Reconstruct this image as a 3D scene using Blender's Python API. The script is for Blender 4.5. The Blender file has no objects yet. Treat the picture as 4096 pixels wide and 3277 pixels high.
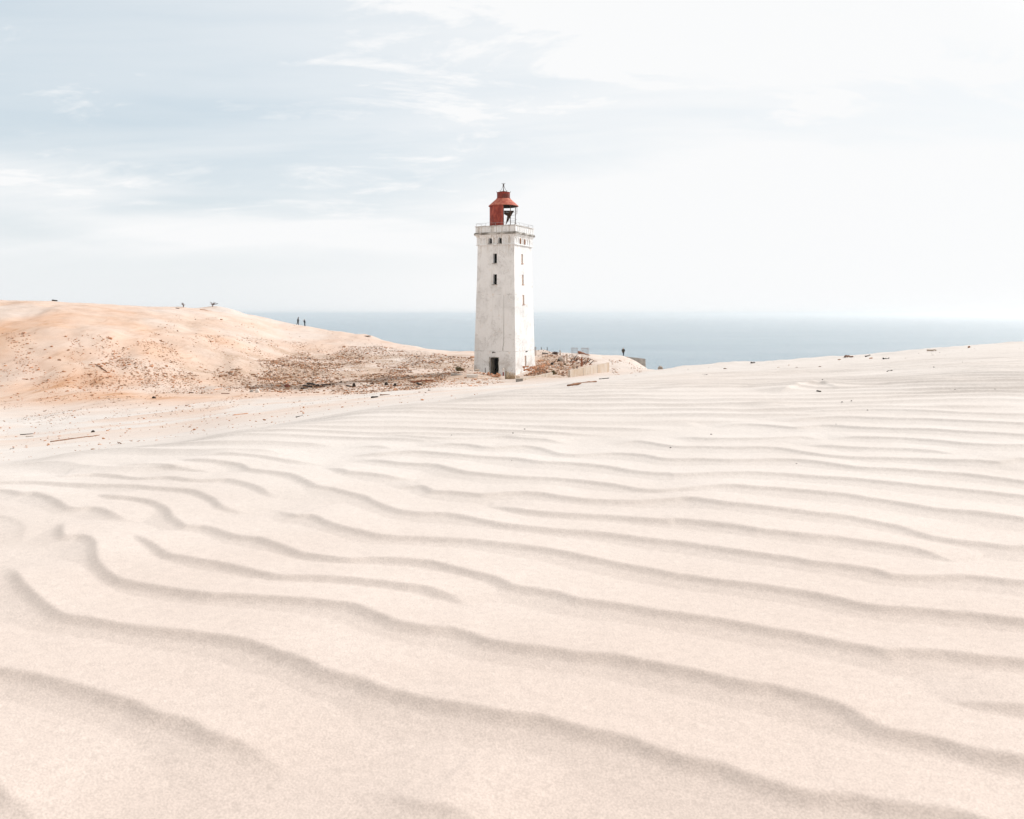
import bpy, bmesh, math, random
import numpy as np
from mathutils import Vector, Matrix

random.seed(7)
RNG = np.random.default_rng(11)
R = math.radians
sc = bpy.context.scene
col = sc.collection

# ------------------------------------------------------------------ camera
F = 3300.0           # focal length in photo pixels (4096 wide)
HY = 1256.0          # horizon row
cam_d = bpy.data.cameras.new("camera")
cam = bpy.data.objects.new("camera", cam_d)
col.objects.link(cam)
cam.location = (0, 0, 0)
cam.rotation_euler = (R(90), 0, 0)
cam_d.sensor_width = 36.0
cam_d.lens = F / 4096 * 36.0
cam_d.shift_y = -(1638.5 - HY) / 4096.0
cam_d.clip_start = 0.1
cam_d.clip_end = 200000
cam_d.dof.use_dof = True
cam_d.dof.focus_distance = 40.0
cam_d.dof.aperture_fstop = 11.0
sc.camera = cam

# ------------------------------------------------------------------ world + sun
SUN_AZ = R(33)       # measured from +X towards +Y (view direction)
SUN_EL = R(34)
SUN_DIR = Vector((math.cos(SUN_AZ) * math.cos(SUN_EL), math.sin(SUN_AZ) * math.cos(SUN_EL), math.sin(SUN_EL)))
sc.view_settings.view_transform = 'Standard'
sc.view_settings.look = 'None'
sc.view_settings.exposure = 0.41
sc.view_settings.gamma = 1.0
sc.cycles.volume_bounces = 2

sun_d = bpy.data.lights.new("sun", 'SUN')
sun_d.energy = 2.6
sun_d.angle = R(4)
sun_d.color = (1.0, 0.965, 0.925)
sun = bpy.data.objects.new("sun", sun_d)
col.objects.link(sun)
sun.rotation_euler = (-SUN_DIR).to_track_quat('-Z', 'Y').to_euler()


class NT:
    """tiny node-tree helper"""
    def __init__(self, nt):
        self.nt = nt
        nt.nodes.clear()

    def n(self, t, **kw):
        nd = self.nt.nodes.new(t)
        for k, v in kw.items():
            setattr(nd, k, v)
        return nd

    def l(self, a, b):
        self.nt.links.new(a, b)

    def _set(self, sock, v):
        if isinstance(v, bpy.types.NodeSocket):
            self.l(v, sock)
        else:
            sock.default_value = v

    def math(self, op, a, b=0.0, c=0.0, clamp=False):
        nd = self.n('ShaderNodeMath', operation=op, use_clamp=clamp)
        self._set(nd.inputs[0], a)
        self._set(nd.inputs[1], b)
        if len(nd.inputs) > 2:
            self._set(nd.inputs[2], c)
        return nd.outputs[0]

    def ss(self, v, lo, hi, a=0.0, b=1.0):
        nd = self.n('ShaderNodeMapRange', interpolation_type='SMOOTHSTEP')
        self._set(nd.inputs['Value'], v)
        for k, x in (('From Min', lo), ('From Max', hi), ('To Min', a), ('To Max', b)):
            nd.inputs[k].default_value = x
        return nd.outputs[0]

    def mix(self, f, a, b):
        nd = self.n('ShaderNodeMix', data_type='RGBA')
        self._set(nd.inputs['Factor'], f)
        for s, v in ((nd.inputs[6], a), (nd.inputs[7], b)):
            if isinstance(v, (tuple, list)):
                v = (*v, 1.0) if len(v) == 3 else v
            self._set(s, v)
        return nd.outputs[2]

    def noise(self, vec, scale, detail=4.0, rough=0.55, dist=0.0):
        nd = self.n('ShaderNodeTexNoise')
        if vec is not None:
            self.l(vec, nd.inputs['Vector'])
        nd.inputs['Scale'].default_value = scale
        nd.inputs['Detail'].default_value = detail
        nd.inputs['Roughness'].default_value = rough
        nd.inputs['Distortion'].default_value = dist
        return nd.outputs['Fac']

    def mapping(self, vec, loc=(0, 0, 0), rot=(0, 0, 0), scale=(1, 1, 1)):
        nd = self.n('ShaderNodeMapping')
        self.l(vec, nd.inputs['Vector'])
        nd.inputs['Location'].default_value = loc
        nd.inputs['Rotation'].default_value = rot
        nd.inputs['Scale'].default_value = scale
        return nd.outputs[0]

    def xyz(self, vec):
        nd = self.n('ShaderNodeSeparateXYZ')
        self.l(vec, nd.inputs[0])
        return nd.outputs

    def comb(self, x, y, z):
        nd = self.n('ShaderNodeCombineXYZ')
        for s, v in zip(nd.inputs, (x, y, z)):
            self._set(s, v)
        return nd.outputs[0]

    def bump(self, h, strength, dist, normal=None):
        nd = self.n('ShaderNodeBump')
        nd.inputs['Strength'].default_value = strength
        nd.inputs['Distance'].default_value = dist
        self.l(h, nd.inputs['Height'])
        if normal is not None:
            self.l(normal, nd.inputs['Normal'])
        return nd.outputs[0]


world = bpy.data.worlds.new("World")
sc.world = world
world.use_nodes = True
W = NT(world.node_tree)
sky = W.n('ShaderNodeTexSky', sky_type='NISHITA')
sky.sun_disc = False
sky.sun_elevation = SUN_EL
sky.sun_rotation = math.pi / 2 - SUN_AZ
sky.altitude = 60
sky.air_density = 1.0
sky.dust_density = 2.5
sky.ozone_density = 1.2
tc = W.n('ShaderNodeTexCoord')
dx, dy, dz = W.xyz(tc.outputs['Generated'])
zc = W.math('MAXIMUM', dz, 0.0)
den = W.math('ADD', zc, 0.24)
cx = W.math('DIVIDE', dx, den)
cy = W.math('DIVIDE', dy, den)
cv = W.comb(cx, cy, 0.0)
# thin high veil, long streaks and wisps, all laid out on a flat cloud layer overhead
n_big = W.noise(W.mapping(cv, (3.1, 1.7, 0), (0, 0, R(12)), (0.6, 1.9, 1)), 1.0, 6, 0.58, 0.5)
n_wisp = W.noise(W.mapping(cv, (0.4, 4.2, 0), (0, 0, R(-14)), (1.5, 3.4, 1)), 1.3, 9, 0.66, 0.7)
n_fine = W.noise(W.mapping(cv, (7.4, 2.2, 0), (0, 0, R(18)), (2.6, 4.2, 1)), 2.6, 8, 0.65, 0.6)
veil = W.ss(n_big, 0.34, 0.64)
az = W.math('DIVIDE', dx, W.math('MAXIMUM', dy, 0.05))
bias = W.math('MULTIPLY', W.math('MULTIPLY', W.ss(az, -0.34, 0.05), W.ss(dz, 0.20, 0.33)), 0.17)
wisp = W.math('MULTIPLY', W.ss(W.math('ADD', n_wisp, bias), 0.42, 0.76), W.ss(W.math('ADD', n_fine, bias), 0.28, 0.62))
wisp = W.math('MULTIPLY', wisp, W.ss(dz, 0.05, 0.16))
veil = W.math('MULTIPLY', veil, W.ss(dz, 0.02, 0.12))
sd = W.n('ShaderNodeVectorMath', operation='DOT_PRODUCT')
W.l(tc.outputs['Generated'], sd.inputs[0])
sd.inputs[1].default_value = SUN_DIR
glow = W.ss(sd.outputs['Value'], 0.15, 0.84)
hor = W.ss(dz, 0.0, 0.22, 1.0, 0.0)
band = W.math('MULTIPLY', W.math('MULTIPLY', W.ss(dz, 0.05, 0.10), W.ss(dz, 0.21, 0.12)), W.ss(W.noise(W.mapping(tc.outputs['Generated'], (1, 2, 0), (0, 0, 0), (1.6, 1.6, 9)), 1.6, 4, 0.5, 0.3), 0.33, 0.58))
cover = W.math('MULTIPLY', veil, 0.34)
cover = W.math('MAXIMUM', cover, W.math('MULTIPLY', wisp, 0.82))
cover = W.math('ADD', cover, W.math('MULTIPLY', glow, 0.70))
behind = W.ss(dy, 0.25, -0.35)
cover = W.math('ADD', cover, W.math('MULTIPLY', band, 0.45))
cover = W.math('ADD', cover, W.math('MULTIPLY', hor, 0.80), clamp=True)
milk = W.mix(0.76, sky.outputs[0], (4.9, 5.75, 6.25))
skycol = W.mix(cover, milk, (7.2, 7.25, 7.3))
skycol = W.mix(W.math('MULTIPLY', behind, 0.85), skycol, (6.1, 5.65, 5.15))     # unseen warm cloud tone added behind the camera to tint the ripples' shaded sides
# bright aureole of the veiled sun, above and right of the frame
aur = W.math('POWER', W.ss(sd.outputs['Value'], 0.85, 1.0), 2.0)
add = W.n('ShaderNodeMix', data_type='RGBA', blend_type='ADD')
add.inputs['Factor'].default_value = 1.0
W.l(skycol, add.inputs[6])
W.l(W.mix(aur, (0.0, 0.0, 0.0), (12.0, 11.2, 10.2)), add.inputs[7])
skycol = add.outputs[2]
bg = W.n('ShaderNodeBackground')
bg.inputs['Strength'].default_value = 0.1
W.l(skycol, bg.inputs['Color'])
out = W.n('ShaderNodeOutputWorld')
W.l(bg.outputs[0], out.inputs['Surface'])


# ------------------------------------------------------------------ helpers
def new_mat(name):
    m = bpy.data.materials.new(name)
    m.use_nodes = True
    t = NT(m.node_tree)
    b = t.n('ShaderNodeBsdfPrincipled')
    o = t.n('ShaderNodeOutputMaterial')
    t.l(b.outputs[0], o.inputs['Surface'])
    return m, t, b


def simple_mat(name, c1, c2, scale=6.0, rough=0.85, bump=0.3, bdist=0.01, stretch=(1, 1, 1), spec=0.2, metallic=0.0, lo=0.35, hi=0.68):
    m, t, b = new_mat(name)
    tcn = t.n('ShaderNodeTexCoord')
    v = t.mapping(tcn.outputs['Object'], scale=stretch)
    nz = t.noise(v, scale, 6, 0.62)
    t.l(t.mix(t.ss(nz, lo, hi), c1, c2), b.inputs['Base Color'])
    b.inputs['Roughness'].default_value = rough
    b.inputs['Specular IOR Level'].default_value = spec
    b.inputs['Metallic'].default_value = metallic
    if bump:
        t.l(t.bump(t.noise(v, scale * 3, 5), bump, bdist), b.inputs['Normal'])
    return m


def tag(o, label=None, cat=None, group=None, kind=None):
    if label:
        o['label'] = label
    if cat:
        o['category'] = cat
    if group:
        o['group'] = group
    if kind:
        o['kind'] = kind
    return o


def empty(name, loc, rz=0.0):
    o = bpy.data.objects.new(name, None)
    col.objects.link(o)
    o.location = loc
    o.rotation_euler = (0, 0, rz)
    o.empty_display_size = 0.2
    return o


def link(name, me, mat=None, parent=None, loc=None):
    o = bpy.data.objects.new(name, me)
    col.objects.link(o)
    if mat is not None:
        me.materials.append(mat)
    if parent is not None:
        o.parent = parent
    if loc is not None:
        o.location = loc
    return o


def from_bm(name, bm, mat=None, parent=None, loc=None, smooth=False):
    bmesh.ops.recalc_face_normals(bm, faces=bm.faces[:])
    me = bpy.data.meshes.new(name)
    bm.to_mesh(me)
    bm.free()
    if smooth:
        for p in me.polygons:
            p.use_smooth = True
    return link(name, me, mat, parent, loc)


def bm_box(bm, c, s, rz=0.0, rx=0.0, ry=0.0):
    r = bmesh.ops.create_cube(bm, size=1.0)
    M = Matrix.Translation(c) @ Matrix.Rotation(rz, 4, 'Z') @ Matrix.Rotation(ry, 4, 'Y') @ Matrix.Rotation(rx, 4, 'X') @ Matrix.Diagonal((*s, 1))
    bmesh.ops.transform(bm, matrix=M, verts=r['verts'])
    return r['verts']


def bm_tube(bm, pts, rad, n=8, cap=True):
    pts = [Vector(p) for p in pts]
    if not isinstance(rad, (list, tuple)):
        rad = [rad] * len(pts)
    rings = []
    prev = None
    for i, p in enumerate(pts):
        d = (pts[min(i + 1, len(pts) - 1)] - pts[max(i - 1, 0)]).normalized()
        if prev is None:
            a = d.orthogonal().normalized()
        else:
            a = (prev - d * prev.dot(d)).normalized()
        prev = a
        b = d.cross(a)
        rings.append([bm.verts.new(p + (a * math.cos(2 * math.pi * k / n) + b * math.sin(2 * math.pi * k / n)) * rad[i]) for k in range(n)])
    for r0, r1 in zip(rings[:-1], rings[1:]):
        for k in range(n):
            bm.faces.new((r0[k], r0[(k + 1) % n], r1[(k + 1) % n], r1[k]))
    if cap:
        bm.faces.new(rings[0][::-1])
        bm.faces.new(rings[-1])


def bm_prism(bm, poly, axis_o, ux, uy, un, d0, d1):
    """extrude 2-D polygon (in ux,uy) along un between d0 and d1"""
    o, ux, uy, un = Vector(axis_o), Vector(ux), Vector(uy), Vector(un)
    A = [bm.verts.new(o + ux * x + uy * y + un * d0) for x, y in poly]
    B = [bm.verts.new(o + ux * x + uy * y + un * d1) for x, y in poly]
    n = len(poly)
    bm.faces.new(A[::-1])
    bm.faces.new(B)
    for i in range(n):
        bm.faces.new((A[i], A[(i + 1) % n], B[(i + 1) % n], B[i]))


def bm_rings(bm, prof, square=True, n=32, caps=True):
    """stack of rings; prof = [(half, z)]; square or round"""
    rings = []
    for h, z in prof:
        if square:
            rings.append([bm.verts.new((sx * h, sy * h, z)) for sx, sy in ((-1, -1), (1, -1), (1, 1), (-1, 1))])
        else:
            rings.append([bm.verts.new((h * math.cos(2 * math.pi * k / n), h * math.sin(2 * math.pi * k / n), z)) for k in range(n)])
    m = len(rings[0])
    for r0, r1 in zip(rings[:-1], rings[1:]):
        for k in range(m):
            bm.faces.new((r0[k], r0[(k + 1) % m], r1[(k + 1) % m], r1[k]))
    if caps:
        bm.faces.new(rings[0][::-1])
        bm.faces.new(rings[-1])


def baked(o):
    """replace modifiers by their evaluated mesh"""
    dg = bpy.context.evaluated_depsgraph_get()
    me = bpy.data.meshes.new_from_object(o.evaluated_get(dg))
    o.modifiers.clear()
    o.data = me
    return o


# ------------------------------------------------------------------ numpy noise
def vnoise(x, y, seed=0):
    xi = np.floor(x).astype(np.int64)
    yi = np.floor(y).astype(np.int64)
    xf = x - xi
    yf = y - yi
    u = xf * xf * xf * (xf * (xf * 6 - 15) + 10)
    v = yf * yf * yf * (yf * (yf * 6 - 15) + 10)

    def h(a, b):
        n = (a * 374761393 + b * 668265263 + seed * 144665) & 0xFFFFFFFF
        n = ((n ^ (n >> 13)) * 1274126177) & 0xFFFFFFFF
        return ((n ^ (n >> 16)) & 0xFFFF) / 65535.0 * 2 - 1
    return (h(xi, yi) * (1 - u) + h(xi + 1, yi) * u) * (1 - v) + (h(xi, yi + 1) * (1 - u) + h(xi + 1, yi + 1) * u) * v


def fbm(x, y, oct=4, seed=0, gain=0.5):
    s = np.zeros_like(x)
    a = 1.0
    for k in range(oct):
        s += a * vnoise(x * 2 ** k + 17.3 * k, y * 2 ** k - 9.1 * k, seed + k)
        a *= gain
    return s


def sstep(x, a, b):
    t = np.clip((x - a) / (b - a), 0, 1)
    return t * t * (3 - 2 * t)


def pchip(xk, yk, x):
    """monotone cubic; yk may be (n,) or (n,m) with x (q,) -> (q,) or (q,m)"""
    xk = np.asarray(xk, float)
    yk = np.asarray(yk, float)
    one = yk.ndim == 1
    if one:
        yk = yk[:, None]
    h = np.diff(xk)[:, None]
    d = np.diff(yk, axis=0) / h
    m = np.zeros_like(yk)
    w1 = 2 * h[1:] + h[:-1]
    w2 = h[1:] + 2 * h[:-1]
    same = d[:-1] * d[1:] > 0
    with np.errstate(divide='ignore', invalid='ignore'):
        hm = (w1 + w2) / (w1 / d[:-1] + w2 / d[1:])
    m[1:-1] = np.where(same, hm, 0)
    m[0] = d[0]
    m[-1] = d[-1]
    x = np.clip(x, xk[0], xk[-1])
    i = np.clip(np.searchsorted(xk, x) - 1, 0, len(xk) - 2)
    hh = h[i]
    t = ((x - xk[i])[:, None]) / hh
    r = (yk[i] * (1 + 2 * t) * (1 - t) ** 2 + m[i] * hh * t * (1 - t) ** 2 + yk[i + 1] * t * t * (3 - 2 * t) + m[i + 1] * hh * t * t * (t - 1))
    return r[:, 0] if one else r


# ------------------------------------------------------------------ terrain profiles
# for each bearing (photo column): (distance, depression below the horizon in photo px)
H0 = 0.7
PROF = {
    -2600: [(3.4, 680), (4, 655), (8, 590), (15, 545), (30, 500), (45, 435), (56, 375), (66, 300), (76, 150), (88, 20), (100, -60), (115, -85), (135, -80)],
    0: [(3.6, 640), (4, 618), (8, 560), (15, 520), (30, 480), (50, 420), (62, 375), (72, 330), (78, 282), (84, 205), (92, 108), (100, 35), (110, -20), (120, -42), (132, -53), (150, -48)],
    350: [(3.9, 590), (5, 560), (8, 530), (15, 490), (30, 448), (50, 400), (65, 352), (76, 305), (82, 250), (90, 165), (99, 80), (108, 25), (120, -18), (132, -34), (142, -40), (158, -36)],
    700: [(4.2, 548), (5, 525), (8, 498), (15, 460), (30, 418), (50, 375), (65, 345), (77, 315), (86, 270), (95, 205), (105, 128), (118, 55), (135, 5), (150, -15), (160, -24), (176, -18)],
    930: [(4.5, 510), (6, 478), (8, 460), (15, 425), (30, 390), (50, 360), (68, 332), (80, 305), (92, 270), (104, 205), (118, 130), (135, 62), (152, 22), (168, 0), (176, -3), (190, 4)],
    1190: [(5, 460), (6, 444), (8, 424), (15, 394), (30, 365), (50, 345), (70, 325), (85, 295), (100, 260), (115, 215), (130, 162), (150, 105), (170, 65), (183, 46), (197, 47)],
    1490: [(5.5, 418), (8, 385), (15, 360), (30, 340), (50, 325), (70, 308), (85, 284), (100, 250), (115, 215), (130, 180), (150, 126), (163, 99), (171, 94), (183, 98)],
    1800: [(6, 384), (8, 345), (15, 326), (30, 312), (50, 300), (70, 286), (85, 268), (100, 240), (115, 212), (130, 176), (145, 153), (153, 149), (163, 156)],
    2020: [(7, 332), (8, 314), (15, 303), (30, 296), (50, 291), (70, 286), (82, 280), (88, 270), (95, 254), (105, 229), (115, 210), (130, 182), (148, 158), (156, 156), (166, 163)],
    2140: [(7.4, 316), (9, 303), (15, 295), (30, 288), (55, 280), (80, 271), (86, 266), (95, 243), (103, 215), (115, 196), (130, 171), (145, 150), (152, 149), (162, 158)],
    2300: [(8, 293), (12, 281), (20, 275), (35, 270), (55, 264), (80, 255), (88, 257), (95, 246), (105, 227), (120, 199), (135, 178), (150, 163), (158, 163), (168, 172)],
    2493: [(8, 288), (12, 270), (20, 260), (35, 253), (55, 246), (80, 237), (95, 236), (115, 213), (140, 188), (160, 171), (167, 169), (178, 176)],
    2600: [(8, 286), (12, 262), (20, 250), (35, 242), (55, 234), (70, 228), (80, 226), (95, 231), (115, 229), (140, 228), (152, 227), (168, 227), (174, 230)],
    3000: [(8, 279), (12, 245), (20, 226), (35, 212), (55, 202), (75, 195), (84, 194), (95, 204)],
    3500: [(8, 262), (12, 220), (20, 195), (35, 178), (50, 168), (65, 162), (75, 166)],
    4096: [(8, 240), (12, 192), (20, 158), (35, 132), (50, 118), (60, 115.5), (70, 121)],
    6800: [(8, 235), (12, 180), (20, 140), (35, 105), (50, 88), (60, 84), (70, 90)],
}
PX = np.array(sorted(PROF), float)
LK = np.linspace(math.log(0.25), math.log(420), 900)
TAB = []
for px in PX:
    pr = PROF[int(px)]
    ys = [0.25, 1.0, 2.0, 3.0]
    zs = [-H0] * 4
    for Y, v in pr:
        ys.append(Y)
        zs.append(-v * Y / F)
    zl, Yl = zs[-1], ys[-1]
    for dY, dzz in ((9, 2.6), (24, 12), (50, 34), (95, 80)):
        ys.append(Yl + dY)
        zs.append(zl - dzz)
    ys.append(430)
    zs.append(-80)
    zs = [max(q_, -80) for q_ in zs]
    TAB.append(pchip(np.log(ys), zs, LK))
TAB = np.array(TAB)                          # (bearing, logY)
FPX = np.linspace(-2600, 6800, 1881)
TABF = pchip(PX, TAB, FPX)                   # dense in bearing
k = np.exp(-0.5 * (np.arange(-40, 41) / 7.0) ** 2)
k /= k.sum()
pad = np.pad(TABF, ((40, 40), (0, 0)), mode='edge')
sm = np.zeros_like(TABF)
for i, w in enumerate(k):
    sm += w * pad[i:i + len(FPX)]
TABF = sm


def base_z(X, Y):
    """large-scale ground height"""
    Yc = np.clip(Y, 0.26, 419)
    p = np.clip(2048 + F * X / np.maximum(Y, 0.9), -2599, 6799)
    fi = (p + 2600) / 5.0
    i = np.clip(np.floor(fi).astype(int), 0, len(FPX) - 2)
    fu = fi - i
    gj = (np.log(Yc) - LK[0]) / (LK[1] - LK[0])
    j = np.clip(np.floor(gj).astype(int), 0, len(LK) - 2)
    gv = gj - j
    z = (TABF[i, j] * (1 - fu) + TABF[i + 1, j] * fu) * (1 - gv) + (TABF[i, j + 1] * (1 - fu) + TABF[i + 1, j + 1] * fu) * gv
    return z


MOUNDS = []          # (X, Y, radius x, radius y, height)


def mound(px, Y, rx, ry, h):
    MOUNDS.append(((px - 2048) / F * Y, Y, rx, ry, h))


mound(735, 160, 2.2, 2.0, 0.42)
mound(880, 172, 4.2, 3.2, 1.0)
mound(1470, 170, 2.2, 2.0, 0.35)
mound(1960, 93.5, 3.2, 1.6, 0.30)
mound(1890, 93.0, 2.0, 1.6, 0.30)
mound(2168, 143, 2.2, 2.2, 0.55)
mound(2225, 128, 2.3, 1.5, 0.35)
mound(2245, 112, 2.0, 1.2, 0.30)
mound(2515, 160, 3.0, 5, 0.35)
mound(1080, 108, 7.0, 4.0, 0.5)
mound(240, 96, 5.0, 4.0, 0.6)
mound(480, 100, 5.0, 4.0, 0.5)


def land_z(X, Y):
    """ground height without ripples (numpy arrays)"""
    X = np.asarray(X, float)
    Y = np.asarray(Y, float)
    z = base_z(X, Y)
    for mx, my, rx, ry, h in MOUNDS:
        z = z + h * np.exp(-((X - mx) / rx) ** 2 - ((Y - my) / ry) ** 2)
    f1 = sstep(Y, 8, 60)
    far = sstep(Y, 62, 90)
    z = z + f1 * (0.05 + 0.07 * sstep(-X, -4, 6)) * fbm(X * 0.22, Y * 0.12, 4, 3) + far * 0.16 * fbm(X * 0.16, Y * 0.16, 4, 9)
    left = sstep(-X, -2, 14) * sstep(Y, 70, 85) * (1 - sstep(Y, 118, 150))
    ch = vnoise(X * 0.45 + 0.16 * Y, Y * 0.10, 31)
    z = z + left * 0.16 * ch
    # trampled, wind-scoured sand on the far rim of the near dune
    rim = sstep(X, 6, 14) * sstep(Y, 34, 48)
    z = z + rim * 0.07 * np.maximum(fbm(X * 0.7, Y * 0.35, 3, 51), -0.2)
    return z


def hit(px, py):
    """ground point seen at a photo pixel"""
    Y = np.exp(np.linspace(math.log(0.9), math.log(300), 4000))
    X = (px - 2048) / F * Y
    v = -land_z(X, Y) / Y * F
    ok = np.nonzero(v >= (py - HY))[0]
    # nearest distance at which the ray has dropped below the ground
    zr = -(py - HY) / F * Y
    below = np.nonzero(zr <= land_z(X, Y))[0]
    i = below[0] if len(below) else len(Y) - 1
    return Vector((X[i], Y[i], float(land_z(X[i:i + 1], Y[i:i + 1])[0])))


def on_ground(px, Y):
    X = (px - 2048) / F * Y
    return Vector((X, Y, float(land_z(np.array([X]), np.array([Y]))[0])))


def at(px, py, Y):
    return Vector(((px - 2048) / F * Y, Y, -(py - HY) / F * Y))


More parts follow.
